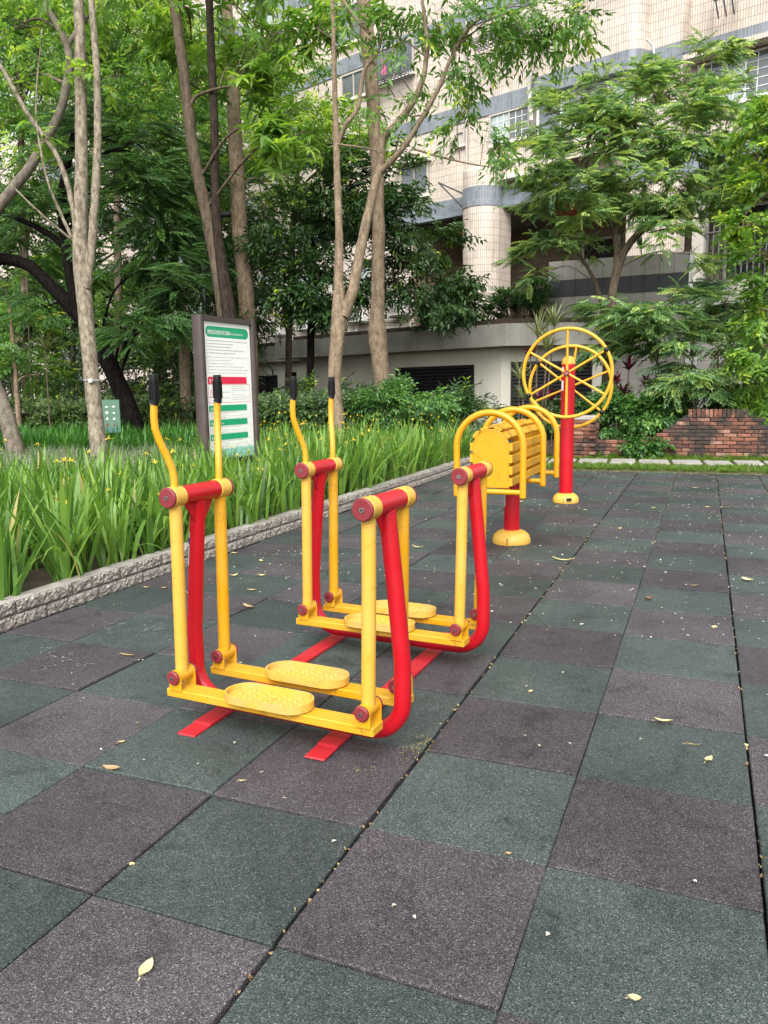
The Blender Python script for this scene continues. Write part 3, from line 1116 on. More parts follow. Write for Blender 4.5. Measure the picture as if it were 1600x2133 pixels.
rrect(.05, .035, .965, .112, SH * .038, -.0238, M['print_green'], 'heading_band')
textmesh('體健設施使用須知', .085, .090, .050, M['print_white'], .92)
textmesh('Outdoor Fitness Equipment Use', .475, .088, .036, M['print_white'], .60)
for k, e in enumerate((.93, .62, .58, .85, .66)):
    scribble(.06, .085, .137 + k * .022, .010, 90 + k, words=False)
    scribble(.10, e, .137 + k * .022, .011, k, words=False)
for k, e in enumerate((.96, .55, .62, .84, .95, .88)):
    scribble(.06, e, .255 + k * .0225, .006, 20 + k)
rrect(.05, .395, .89, .448, .02, -.0238, M['print_red'], 'heading_band', (1, 1, 0, 0))
textmesh('警 告', .075, .437, .040, M['print_white'], .9)
textmesh('Warnings', .22, .435, .032, M['print_white'], .75)
outline(.05, .452, .955, .585, M['print_red'])
tri = [(sx(.075), sz(.545)), (sx(.155), sz(.545)), (sx(.115), sz(.48))]
MB().prism(tri, -.0244, -.0238, 'xz').build('warning_triangle', M['print_red'], sheet)
tri2 = [(sx(.088), sz(.540)), (sx(.142), sz(.540)), (sx(.115), sz(.494))]
MB().prism(tri2, -.0250, -.0245, 'xz').build('warning_triangle', M['print_white'], sheet)
MB().span((sx(.113), -.0256, sz(.530)), (sx(.118), -.0251, sz(.507))).build('exclamation_mark', M['print_ink'], sheet)
for k, e in enumerate((.32, .33, .50, .24, .50)):
    scribble(.17, e, .466 + k * .021, .008, 40 + k, words=False)
for k, e in enumerate((.78, .85, .93, .60, .85, .94, .88)):
    scribble(.54, e, .464 + k * .0165, .005, 60 + k)
heads = [(.602, '大腿', ''), (.708, '伸展', 'Aerobic'), (.814, '雙人', '')]
for k, (v, zh, en) in enumerate(heads):
    rrect(.05, v, .87, v + .045, .018, -.0238, M['print_green'], 'heading_band', (1, 1, 0, 0))
    textmesh(zh, .07, v + .037, .036, M['print_white'], .9)
    if en:
        textmesh(en, .27, v + .034, .026, M['print_white'], .7)
    outline(.05, v + .047, .95, v + .101, M['print_ink'], .002)
    outline(.075, v + .053, .135, v + .078, M['print_ink'], .0015)
    MB().span((sx(.095), -.0252, sz(v + .075)), (sx(.102), -.0246, sz(v + .056))).span((sx(.108), -.0252, sz(v + .075)), (sx(.114), -.0246, sz(v + .060))).build('pictogram', M['print_ink'], sheet)
    scribble(.2, .67 + .04 * k, v + .056, .006, 120 + k, words=False)
    outline(.2, v + .063, .42, v + .075, M['print_ink'], .0015)
    scribble(.075, .86, v + .082, .004, 130 + k)
    scribble(.075, .40, v + .093, .006, 140 + k, words=False)
rrect(.0, .925, 1.0, 1.0, .001, -.0238, M['print_teal'], 'footer_band', (0, 0, 0, 0))
scribble(.2, .8, .946, .008, 150, words=False)
scribble(.2, .7, .972, .007, 151, words=False)
MB().span((sx(.83), -.0250, sz(.985)), (sx(.88), -.0244, sz(.962))).build('emblem', M['petal'], sheet)

# ================================================================== APARTMENT BUILDING
FO = at(1000, 808, 24.0)
FA = R_(-18.5)
ex = np.array([math.cos(FA), math.sin(FA), 0])
ey = np.array([-math.sin(FA), math.cos(FA), 0])
FO[2] = 0


def Fp(px, py, off=0.0):
    """(along, height) where a pixel's ray meets the facade plane"""
    d = _f + _r * (px - 800) / FPX + _u * (1066.5 - py) / FPX
    P = CAM + d * (((FO + ey * off - CAM) @ ey) / (d @ ey))
    return float((P - FO) @ ex), float(P[2])


AB = empty('apartment_building', FO, FA)
tag(AB, 'cream tiled apartment block with slate bands, round column and curved bay', 'building')


def curtain(name, plan, z0, z1, mat, smooth=None, parent=None, caps=True):
    """wall pulled up along a plan line, tiles laid by arc length"""
    n = len(plan)
    V = [(x, y, z0) for x, y in plan] + [(x, y, z1) for x, y in plan]
    F = [(i, i + 1, n + i + 1, n + i) for i in range(n - 1)]
    me = bpy.data.meshes.new(name)
    bx = [(plan[0][0], plan[0][1] + .6), (plan[-1][0], plan[-1][1] + .6)]
    V += [(bx[0][0], bx[0][1], z0), (bx[1][0], bx[1][1], z0), (bx[0][0], bx[0][1], z1), (bx[1][0], bx[1][1], z1)]
    o = 2 * n
    nf = len(F)
    if caps:
        F += [tuple(list(range(n - 1, -1, -1)) + [o, o + 1]), tuple(list(range(n, 2 * n)) + [o + 3, o + 2]),
              (o, 0, n, o + 2), (n - 1, o + 1, o + 3, 2 * n - 1)]
    me.from_pydata(V, [], F)
    uv = me.uv_layers.new(name='uv')
    arc = [0.0]
    for i in range(1, n):
        arc.append(arc[-1] + math.hypot(plan[i][0] - plan[i - 1][0], plan[i][1] - plan[i - 1][1]))
    for p in me.polygons:
        for li in p.loop_indices:
            vi = me.loops[li].vertex_index
            co = me.vertices[vi].co
            if p.index < nf:
                uv.data[li].uv = (arc[vi % n] + plan[0][0], co.z)
            else:
                uv.data[li].uv = (co.x + co.y, co.z if abs(p.normal.z) < .5 else co.y)
    if smooth:
        me.polygons.foreach_set('use_smooth', [True] * len(me.polygons))
        me.set_sharp_from_angle(angle=R_(smooth))
    me.update()
    return link(name, me, mat, parent or AB)


def bay_plan(x0, x1, off, ext, r=.42, n=7):
    """main line with a bay that has rounded corners between x0 and x1"""
    pl = [(-26, off), (x0, off)]
    r2 = ext
    for k in range(1, n + 1):
        a = math.pi / 2 * k / n
        pl.append((x0 + r * (1 - math.cos(a)), off - ext * math.sin(a)))
    for k in range(n + 1):
        a = math.pi / 2 * (1 - k / n)
        pl.append((x1 - r * (1 - math.cos(a)), off - ext * math.sin(a)))
    pl += [(x1 + .001, off), (5.86, off), (5.9, off + .32), (8.1, off + .32)]
    return pl


BX0, BX1, BEXT = 1.72, 4.98, .42
wall_pl = bay_plan(BX0, BX1, 0, BEXT)
band_pl = bay_plan(BX0, BX1, -.035, BEXT)
flat = [(-26, 0), (5.86, 0), (5.9, .32), (8.1, .32)]
flatb = [(-26, -.035), (5.86, -.035), (5.9, .285), (8.1, .285)]
curtain('band', flatb, 6.34, 6.86, M['tile_grey'])
curtain('wall', flat, 6.86, 8.965, M['tile'])
curtain('band', band_pl, 8.965, 9.42, M['tile_greyv'], 30)
curtain('wall', wall_pl, 9.42, 11.52, M['tile'], 30)
curtain('band', band_pl, 11.52, 11.98, M['tile_greyv'], 30)
curtain('wall', wall_pl, 11.98, 14.1, M['tile'], 30)
curtain('band', band_pl, 14.1, 14.55, M['tile_greyv'], 30)
curtain('wall', flat, 14.55, 22, M['tile'], 30)
# ground floor: closed wall on the left, open arcade on the right
curtain('wall', [(-26, .02), (-2.6, .02)], -.2, 6.34, M['tile_low'])
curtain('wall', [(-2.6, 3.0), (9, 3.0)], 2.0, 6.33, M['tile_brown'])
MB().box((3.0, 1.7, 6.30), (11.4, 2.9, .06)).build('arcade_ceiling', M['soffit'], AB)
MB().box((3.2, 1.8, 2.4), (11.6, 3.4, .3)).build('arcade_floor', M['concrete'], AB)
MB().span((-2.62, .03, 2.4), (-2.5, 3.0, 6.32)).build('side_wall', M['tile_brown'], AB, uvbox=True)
for (a, b_) in ((948, 975), (1130, 1186)):
    u0, zz0 = Fp(a, 490 if a < 1000 else 437, .6)
    u1, zz1 = Fp(b_, 455 if a < 1000 else 420, .6)
    MB().span((u0, .55, min(zz0, zz1)), (u1, 2.9, min(6.25, max(zz0, zz1)))).build('beam', M['beam_red'], AB)
# dark doors / openings at the back of the arcade
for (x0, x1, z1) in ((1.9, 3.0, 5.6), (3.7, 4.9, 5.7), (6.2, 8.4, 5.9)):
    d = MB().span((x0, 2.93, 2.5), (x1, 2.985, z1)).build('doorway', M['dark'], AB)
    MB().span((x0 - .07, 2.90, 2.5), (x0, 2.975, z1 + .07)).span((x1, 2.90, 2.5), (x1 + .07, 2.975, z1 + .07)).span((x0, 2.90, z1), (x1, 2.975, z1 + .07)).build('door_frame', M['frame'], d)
# pale pier at the right of the arcade and grilles
MB().span((4.55, -.02, 2.2), (5.9, .5, 6.33)).build('pier', M['tile'], AB, uvbox=True)
MB().span((6.05, .6, 2.2), (6.35, .9, 6.33)).build('pier', M['frame'], AB)
gr = MB()
for k in range(12):
    gr.span((6.4 + k * .14, .7, 2.5), (6.43 + k * .14, .73, 5.2))
for k in range(4):
    gr.span((6.36, .68, 2.7 + k * .75), (8.1, .75, 2.73 + k * .75))
gr.build('gate_bars', M['metal'], AB)
# round column
cs, cr = .175, .60
pl = [(cs + cr * math.cos(a), -.12 + cr * math.sin(a)) for a in np.linspace(math.pi * 1.02, math.pi * 1.98, 25)]
pb = [(cs + (cr + .02) * math.cos(a), -.12 + (cr + .02) * math.sin(a)) for a in np.linspace(math.pi * 1.02, math.pi * 1.98, 25)]
curtain('column', pl, 2.2, 6.36, M['tile'], 40)
curtain('column_band', pb, 6.36, 6.90, M['tile_greyv'], 40)
curtain('column', pl, 6.90, 7.35, M['tile'], 40)
MB().prism([(cs + cr * math.cos(a), -.12 + cr * math.sin(a)) for a in np.linspace(math.pi * 1.02, math.pi * 1.98, 25)], 7.35, 7.42, 'xy').build('column_top', M['concrete_wall'], AB)
# ledge right of the column
MB().span((.82, -.35, 7.02), (2.1, .0, 7.12)).build('ledge', M['concrete_wall'], AB)
MB().span((2.3, -.6, 7.3), (4.6, 0, 7.42)).build('ledge', M['concrete_wall'], AB)
MB().span((2.3, -.62, 7.1), (4.6, -.56, 7.62)).build('ledge_front', M['tile'], AB, uvbox=True)


def window(x0, x1, z0, z1, y, panes, grid=(0, 0), pane='glass', frame='frame', fw=.05, deep=.09):
    w = MB()
    w.span((x0, y - deep, z0), (x1, y, z0 + fw)).span((x0, y - deep, z1 - fw), (x1, y, z1))
    w.span((x0, y - deep, z0 + fw), (x0 + fw, y, z1 - fw)).span((x1 - fw, y - deep, z0 + fw), (x1, y, z1 - fw))
    fr = w.build('window', M[frame], AB)
    W = (x1 - x0 - 2 * fw) / panes
    for k in range(panes):
        a = x0 + fw + k * W
        pn = pane if isinstance(pane, str) else pane[k % len(pane)]
        MB().span((a + .004, y - .045, z0 + fw), (a + W - .004, y - .03, z1 - fw)).build('pane', M[pn], fr)
        if k:
            MB().span((a - fw * .4, y - deep * .85, z0 + fw), (a + fw * .4, y - .02, z1 - fw)).build('mullion', M[frame], fr)
        if grid[0]:
            g = MB()
            for i in range(1, grid[0]):
                xx = a + W * i / grid[0]
                g.span((xx - .009, y - .055, z0 + fw), (xx + .009, y - .046, z1 - fw))
            for i in range(1, grid[1]):
                zz = z0 + fw + (z1 - z0 - 2 * fw) * i / grid[1]
                g.span((a + .01, y - .058, zz - .009), (a + W - .01, y - .0555, zz + .009))
            g.build('glazing_bar', M['frame_white'], fr)
    MB().span((x0 - .03, y - deep - .03, z0 - .06), (x1 + .03, y, z0 - .002)).build('sill', M['concrete_wall'], fr)
    return fr


window(.34, 1.66, 8.10, 8.93, -.002, 2, (3, 4), ('glass_pale', 'glass'))
window(-.86, -.52, 8.33, 8.72, -.002, 1, pane='frame')
window(1.95, 4.75, 7.95, 8.95, -.10, 4, (0, 0), ('glass', 'glass_pale', 'glass', 'glass_pale'), 'frame_white', .06)
window(6.15, 7.85, 7.8, 8.85, .30, 3, (2, 5), ('glass', 'glass_pale', 'glass'), 'frame_white')
MB().span((5.95, -.25, 8.88), (8.1, .32, 8.99)).build('window_hood', M['tile'], AB, uvbox=True)
window(-5.5, -4.4, 10.65, 11.45, -.002, 2)
window(-5.75, -4.5, 12.35, 13.5, -.002, 2)
window(-3.0, -1.9, 7.15, 8.1, -.002, 2)
MB().span((-3.15, -.35, 8.12), (-1.8, .0, 8.22)).build('window_hood', M['concrete_wall'], AB)
window(-8.0, -6.6, 7.3, 8.4, -.002, 2)
window(-8.5, -7.0, 9.9, 11.0, -.002, 2)
window(-11.5, -9.8, 7.3, 8.4, -.002, 2, pane='glass_pale')
window(-11.0, -9.4, 4.3, 5.6, -.002, 2, (2, 3), ('glass', 'glass_pale'))
window(-8.2, -6.6, 4.0, 5.3, -.002, 3, (2, 3), ('glass_pale', 'glass'))
window(-5.2, -3.6, 4.3, 5.5, -.002, 2, (2, 3), ('glass_pale', 'glass'))
window(-15.5, -13.2, 4.2, 5.6, -.002, 3, pane='glass_pale')
# projecting box window (upper left)
u0, zb = Fp(533, 112)
u1, _ = Fp(604, 92)
bxw = MB().span((u0, -.6, zb - .02), (u1, 0, zb + .06)).build('box_window_base', M['metal'], AB)
window(u0 + .02, u1 - .02, zb + .07, zb + 1.5, -.55, 3, (0, 0), 'glass_pale', 'frame')
MB().span((u1 - .03, -.54, zb + .07), (u1, -.01, zb + 1.5)).build('side_pane', M['glass_pale'], bxw)
for k in range(3):
    xx = u0 + .15 + k * (u1 - u0 - .3) / 2
    MB().tube([(xx, -.55, zb - .02), (xx, -.02, zb - .45)], .02, 6).build('bracket', M['metal'], bxw)


def cage(x0, x1, z0, h, dep=.65, cloth=False):
    c = MB()
    nx = max(4, int((x1 - x0) / .13))
    for k in range(nx + 1):
        xx = x0 + (x1 - x0) * k / nx
        c.span((xx - .008, -dep, z0), (xx + .008, -dep + .016, z0 + h))
        c.span((xx - .008, -dep, z0 - .016), (xx + .008, 0, z0))
    for k in range(4):
        c.span((x0, -dep - .012, z0 + h * k / 3 - .01), (x1, -dep + .004, z0 + h * k / 3 + .01))
    for k in range(5):
        c.span((x1 - .008, -dep + dep * k / 5, z0), (x1 + .008, -dep + dep * k / 5 + .016, z0 + h))
        c.span((x0 - .008, -dep + dep * k / 5, z0), (x0 + .008, -dep + dep * k / 5 + .016, z0 + h))
        c.span((x0, -dep + dep * k / 5, z0 - .035), (x1, -dep + dep * k / 5 + .02, z0 - .017))
    o = c.build('window_cage', M['metal'], AB)
    for k in range(3):
        xx = x0 + .1 + (x1 - x0 - .2) * k / 2
        MB().tube([(xx, -dep + .05, z0 - .03), (xx, -.02, z0 - .42)], .018, 6).build('bracket', M['metal'], o)
    if cloth:
        g = MB()
        for k in range(9):
            zz = z0 + .12 + k * .06
            g.box((x0 + (x1 - x0) * .42 + .02 * math.sin(k * 2.1), -dep * .6 + .02 * math.cos(k * 1.7), zz), (.12 + .03 * math.sin(k), .04, .064))
        g.build('laundry', M['pink'], o)
    return o


ca, cz_ = Fp(786, 192)
cb, _ = Fp(862, 175)
cage(ca, cb, cz_ + .1, .95, cloth=True)
window(ca - .05, cb + .05, cz_ + .2, cz_ + 1.2, -.002, 2, pane='glass')
ca, cz_ = Fp(1000, 112)
cb, _ = Fp(1100, 85)
cage(ca, cb, cz_ + .05, .12, .6)
ca, cz_ = Fp(1275, 22)
cb, _ = Fp(1365, 2)
cage(ca, cb, cz_ + .55, .8, .85)
ca, cz_ = Fp(1490, 12)
cage(ca, ca + .55, cz_ + .1, .8, .4)
# pipes
u, _ = Fp(974, 300)
MB().tube([(u, -.06, 6.9), (u, -.06, 22)], .035, 8).build('drain_pipe', M['frame'], AB, 50)
u, zt = Fp(1128, 165)
MB().tube([(u + .02, -.55, zt - .02), (u - .08, -.5, zt - .15), (u - .12, -.42, zt - .5), (u - .13, -.3, zt - 1.1)], .06, 8).build('hose', M['pipe'], AB, 60)
u, zt = Fp(1366, 95)
MB().tube([(u - .02, -.5, zt), (u + .08, -.4, zt - .12), (u + .08, -.3, zt - .25), (u + .08, -.12, zt - 1.1)], .03, 8).build('hose', M['frame_white'], AB, 60)
# awning arms by the column
a0, az0 = Fp(913, 380, -.8)
a1, az1 = Fp(975, 408, 0)
a2, az2 = Fp(976, 443, 0)
MB().tube([(a0, -.8, az0), (a1, -.05, az1)], .022, 6).tube([(a0, -.8, az0), (a2, -.05, az2)], .022, 6).build('awning_arm', M['metal'], AB)


def ac_unit(x, z, y=-.03, w=.72):
    a = MB().cbox((x, y - .17, z), (w, .3, .52), .02).build('air_conditioner', M['ac'], AB)
    g = MB()
    for k in range(9):
        g.span((x - w * .42, y - .332, z - .19 + k * .047), (x + w * .2, y - .321, z - .175 + k * .047))
    g.build('grille', M['dark'], a)
    MB().span((x - w / 2, y - .3, z - .3), (x - w / 2 + .03, y + .02, z - .27)).span((x + w / 2 - .03, y - .3, z - .3), (x + w / 2, y + .02, z - .27)).build('bracket', M['metal'], a)
    return a


for (px, py) in ((637, 672), (676, 664), (745, 655), (832, 640)):
    u, zz = Fp(px, py, -.2)
    ac_unit(u, zz)
u, zz = Fp(1195, 250, -.2)
ac_unit(2.75, 7.72, -.1, .9)
ac_unit(-9.0, 3.5)
u, zz = Fp(746, 660)
MB().tube([(u, -.08, zz + .6), (u, -.08, zz - .8)], .05, 8).build('drain_pipe', M['pipe'], AB, 50)
for k in range(3):
    MB().tube([(-13 + 3.3 * j, -.06 - .02 * k, 3.35 + .1 * k - .06 * math.sin(j * 2.1 + k)) for j in range(4)], .012, 5).build('cable', M['dark'], AB)

# a second block far behind the trees on the left
LB = empty('far_apartment_block', (-26, 30, 0), R_(24))
tag(LB, 'pale apartment block glimpsed far behind the trees', 'building')
MB().span((-16, 0, 0), (12, 8, 13)).build('wall', M['tile_low'], LB, uvbox=True)
for r0 in range(4):
    for c0 in range(7):
        f_ = MB().span((-14 + c0 * 3.6, -.06, 1.6 + r0 * 3.0), (-12.2 + c0 * 3.6, .0, 3.1 + r0 * 3.0)).build('window', M['frame'], LB)
        MB().span((-13.93 + c0 * 3.6, -.075, 1.67 + r0 * 3.0), (-12.27 + c0 * 3.6, -.062, 3.03 + r0 * 3.0)).build('pane', M['glass'], f_)

# ------------------------------------------------------------------ concrete podium
P1 = at(1052, 695, 16.0)
P2 = at(575, 730, 20.8)
pv = nrm((P1 - P2) * np.array([1, 1, 0]))
PLn = float(np.linalg.norm((P1 - P2)[:2]))
PD = empty('concrete_podium', (P2[0], P2[1], 0), math.atan2(pv[1], pv[0]))
tag(PD, 'low concrete service block with overhanging roof slab and black louvres', 'building')
lay = [(-7.5, 1.3), (-.35, 1.3), (-.35, .5), (-.2, .14), (.2, .0), (PLn, 0), (PLn + 1.7, 1.5), (PLn + 1.7, 6), (-7.5, 6)]
MB().prism(lay, 2.03, 2.48, 'xy').build('roof_slab', M['concrete'], PD)
wl_ = [(-7.5, 1.6), (.35, 1.6), (.55, .55), (PLn - .35, .4), (PLn + 1.3, 1.75), (PLn + 1.3, 5.9), (-7.5, 5.9)]
MB().prism(wl_, -.1, 2.029, 'xy').build('wall', M['concrete_wall'], PD)
MB().prism([(-7.4, 1.5), (.1, 1.5), (.3, .35), (PLn - .2, .2), (PLn + 1.3, 1.6), (PLn + 1.3, 5.8), (-7.4, 5.8)], 2.481, 2.6, 'xy').build('roof_soil', M['ground'], PD)


def louvre(x0, x1, z0, z1, y0, y1):
    """black slatted vent on the front wall, running from (x0,y0) to (x1,y1)"""
    ang = math.atan2(y1 - y0, x1 - x0)
    L = math.hypot(x1 - x0, y1 - y0)
    o = MB().box((0, 0, 0), (L, .05, z1 - z0)).build('louvre', M['black_louvre'], PD)
    o.location = ((x0 + x1) / 2, (y0 + y1) / 2 - .01, (z0 + z1) / 2)
    o.rotation_euler = (0, 0, ang)
    n = int((z1 - z0) / .075)
    for k in range(n):
        MB().box((0, -.04, -(z1 - z0) / 2 + .04 + k * .075), (L - .06, .035, .012), Matrix.Rotation(R_(-35), 3, 'X')).build('slat', M['black'], o)
    MB().box((0, -.035, 0), (.03, .04, z1 - z0)).build('mullion', M['black'], o)


def pod_xy(px, py, yy):
    """where a pixel meets the podium's front plane shifted by yy"""
    e1 = np.array([pv[0], pv[1], 0])
    e2 = np.array([-pv[1], pv[0], 0])
    o = np.array([P2[0], P2[1], 0]) + e2 * yy
    d = _f + _r * (px - 800) / FPX + _u * (1066.5 - py) / FPX
    P = CAM + d * (((o - CAM) @ e2) / (d @ e2))
    return float((P - o) @ e1), float(P[2])


la, lz = pod_xy(826, 766, .45)
lb, _ = pod_xy(990, 762, .45)
fy = lambda x: .55 - .15 * (x - .55) / (PLn - .9)
louvre(la, lb, .45, lz, fy(la) - .01, fy(lb) - .01)
la, lz = pod_xy(536, 783, 1.6)
lb, _ = pod_xy(578, 783, 1.6)
louvre(la, lb, .5, lz, 1.59, 1.59)
la, lz = pod_xy(606, 775, .5)
MB().span((la, .4, lz - .12), (la + .12, .6, lz)).build('vent_opening', M['dark'], PD)
# end wall vent behind the wheel
e0 = np.array([PLn - .35, .4])
e1_ = np.array([PLn + 1.3, 1.75])
dd = e1_ - e0
louvre(e0[0] + dd[0] * .1, e0[0] + dd[0] * .9, .4, 1.72, e0[1] + dd[1] * .1 - .01, e0[1] + dd[1] * .9 - .01)

# ------------------------------------------------------------------ granite panel wall behind the planting
GW = empty('panel_wall', (-2.48, 16.4, 0))
tag(GW, 'grey granite panel wall with a charcoal stripe behind the planting', 'wall')
MB().span((0, .035, 0), (2.86, .55, 3.86)).build('core', M['mortar'], GW)
pw = .286
for k in range(10):
    for (a, b_, mt) in ((.2, 1.55, 'granite'), (1.56, 3.03, 'granite'), (3.04, 3.40, 'granite_dark'), (3.41, 3.86, 'granite')):
        pass
zst = 1.2 + (806 - 622) / FPX * 16.9
zsb = 1.2 + (806 - 588) / FPX * 16.9
for k in range(10):
    for (a, b_, mt) in ((.2, 1.7, 'granite'), (1.705, zst - .004, 'granite'), (zst, zsb, 'granite_dark'), (zsb + .004, 3.87, 'granite')):
        y = 0 if mt == 'granite' else -.006
        MB().span((k * pw + .003, y, a), ((k + 1) * pw - .003, .04, b_)).build('panel', M[mt], GW)
MB().span((2.865, -.02, .2), (2.95, .07, 3.9)).build('corner_trim', M['frame_white'], GW)
# wall continuing to the right of it
RW = MB().span((.6, 17.6, 0), (6.0, 18.1, 3.4)).build('side_wall', M['concrete'], None)
tag(RW, 'plain grey concrete wall beside the granite panel wall', 'wall')

# lamp post among the trees
lp = at(430, 660, 17)
LP = empty('lamp_post', (lp[0], lp[1], BED_Z))
tag(LP, 'slim grey lamp post among the trees behind the notice board', 'lamp post')
MB().tube([(0, 0, 0), (0, 0, 4.6)], [.06, .045], 12).build('pole', M['metal'], LP, 50)
MB().tube([(0, 0, 4.5), (.3, -.1, 4.72), (.7, -.22, 4.75)], .03, 8).build('arm', M['metal'], LP, 50)
MB().cbox((.85, -.27, 4.72), (.4, .2, .09), .02).build('lamp_head', M['metal'], LP)

# green poster on a stand behind the trees
pp = at(224, 850, 13.3)
PO = empty('poster_stand', (pp[0], pp[1], BED_Z), R_(20))
tag(PO, 'green poster on a low stand beside the leaning black trunk', 'poster')
MB().box((0, 0, .72), (.42, .03, .56)).build('board', M['poster'], PO)
MB().box((0, -.002, .49), (.425, .034, .08)).build('lower_band', M['poster_teal'], PO)
pg = random.Random(5)
for r0 in range(4):
    for c0 in range(3):
        mtl = M[('print_white', 'print_white', 'cap')[pg.randrange(3)]]
        w_, h_ = pg.uniform(.03, .06), pg.uniform(.02, .05)
        MB().prism([(-.13 + c0 * .12 - w_ / 2, .56 + r0 * .105), (-.13 + c0 * .12 + w_ / 2, .56 + r0 * .105), (-.13 + c0 * .12 + w_ * .2, .56 + r0 * .105 + h_), (-.13 + c0 * .12 - w_ * .3, .56 + r0 * .105 + h_ * .7)], -.0165, -.0155, 'xz').build('picture', mtl, PO)
for s in (-1, 1):
    MB().span((s * .15 - .015, -.015, -.1), (s * .15 + .015, .015, .45)).build('leg', M['metal'], PO)

# ================================================================== VEGETATION
def leaf2(L, W, fold=.25, droop=.15):
    """two triangles folded along the midrib"""
    V = np.array([(0, 0, 0), (.42 * L, W / 2, fold * W), (L, 0, -droop * L), (.42 * L, -W / 2, fold * W)])
    return V, np.array([(0, 2, 1), (0, 3, 2)])


def leaf4(L, W, droop=.3):
    xs = (.0, .3, .68, 1.0)
    z = [0, -droop * L * .08, -droop * L * .42, -droop * L]
    V = np.array([(0, 0, 0), (.3 * L, W * .48, z[1]), (.3 * L, -W * .48, z[1]), (.68 * L, W * .36, z[2]), (.68 * L, -W * .36, z[2]), (L, 0, z[3])])
    return V, np.array([(0, 2, 1), (1, 2, 4), (1, 4, 3), (3, 4, 5)])


def rotm(yaw=0, pitch=0, roll=0):
    cy, sy, cp, sp, cr_, sr = math.cos(yaw), math.sin(yaw), math.cos(pitch), math.sin(pitch), math.cos(roll), math.sin(roll)
    Rz = np.array([[cy, -sy, 0], [sy, cy, 0], [0, 0, 1]])
    Ry = np.array([[cp, 0, -sp], [0, 1, 0], [sp, 0, cp]])
    Rx = np.array([[1, 0, 0], [0, cr_, -sr], [0, sr, cr_]])
    return Rz @ Ry @ Rx


def join(parts):
    V, F, o = [], [], 0
    for v, f in parts:
        V.append(v)
        F.append(f + o)
        o += len(v)
    return np.concatenate(V), np.concatenate(F)


def t_pinnate(g, L=.42, n=11, ll=.1, lw=.03, droop=.35):
    parts = []
    for i in range(n):
        t = (i + 1.2) / (n + .6)
        x, z = t * L, -droop * L * t * t
        k = 1 - .45 * abs(t - .45)
        for s in (-1, 1):
            v, f = leaf2(ll * k * g.uniform(.85, 1.1), lw * k, .2, .25)
            v = v @ rotm(s * R_(62 - 18 * t) + g.uniform(-.12, .12), -.12 + g.uniform(-.2, .12), g.uniform(-.25, .25)).T + (x, 0, z)
            parts.append((v, f))
    v, f = leaf2(ll * .8, lw * .9)
    parts.append((v @ rotm(0, -.5).T + (L, 0, -droop * L), f))
    w = .004
    parts.append((np.array([(0, w, 0), (0, -w, 0), (L * .55, 0, -droop * L * .3), (L, 0, -droop * L)]), np.array([(0, 1, 2), (0, 2, 3)])))
    return join(parts)


def t_spray(g, L=.32, n=9, ll=.12, lw=.05, droop=.3, spread=1.0, big=False):
    parts = []
    for i in range(n):
        t = (i + .6) / n
        x, z = t * L, -droop * L * t * t
        a = (1 if i % 2 else -1) * R_(g.uniform(30, 75)) * spread
        v, f = (leaf4 if big else leaf2)(ll * g.uniform(.75, 1.15), lw * g.uniform(.8, 1.1))
        v = v @ rotm(a, g.uniform(-.8, .1), g.uniform(-.6, .6)).T + (x, 0, z)
        parts.append((v, f))
    w = .003
    parts.append((np.array([(-.08, w, .01), (-.08, -w, .01), (L, 0, -droop * L)]), np.array([(0, 1, 2)])))
    return join(parts)


def t_whorl(g, n=8, ll=.2, lw=.05, droop=.45):
    parts = []
    for i in range(n):
        a = 2 * math.pi * (i + g.uniform(-.2, .2)) / n
        v, f = leaf4(ll * g.uniform(.75, 1.1), lw, droop)
        v = v @ rotm(a, g.uniform(-.35, .35), g.uniform(-.25, .25)).T
        parts.append((v, f))
    return join(parts)


gq = np.random.default_rng(5)
DENS = 2.1
TPL = {
    'pinnate': [t_pinnate(gq, .38 * s, 8, .105 * s, .042 * s, d) for s, d in ((1, .2), (.85, .35), (1.1, .15), (.95, .45))],
    'fern': [t_pinnate(gq, .46 * s, 11, .092 * s, .033 * s, d) for s, d in ((1, .25), (.8, .35), (1.1, .45))],
    'broad': [t_spray(gq, .34, 9, .125, .052, d) for d in (.2, .4, .6)],
    'broad_big': [t_spray(gq, .36, 8, .17, .075, d, big=True) for d in (.3, .5, .8)],
    'droop': [t_spray(gq, .34, 9, .15, .048, d, .7, True) for d in (.6, .9, 1.2)],
    'whorl': [t_whorl(gq, n, .21, .052, d) for n, d in ((8, .4), (7, .55), (9, .3))],
    'small': [t_spray(gq, .16, 9, .055, .026, d) for d in (.1, .3)],
    'cover': [t_spray(gq, .2, 9, .075, .04, d) for d in (.1, .4)],
    'lance': [t_spray(gq, .3, 10, .13, .03, d) for d in (.2, .5)],
}


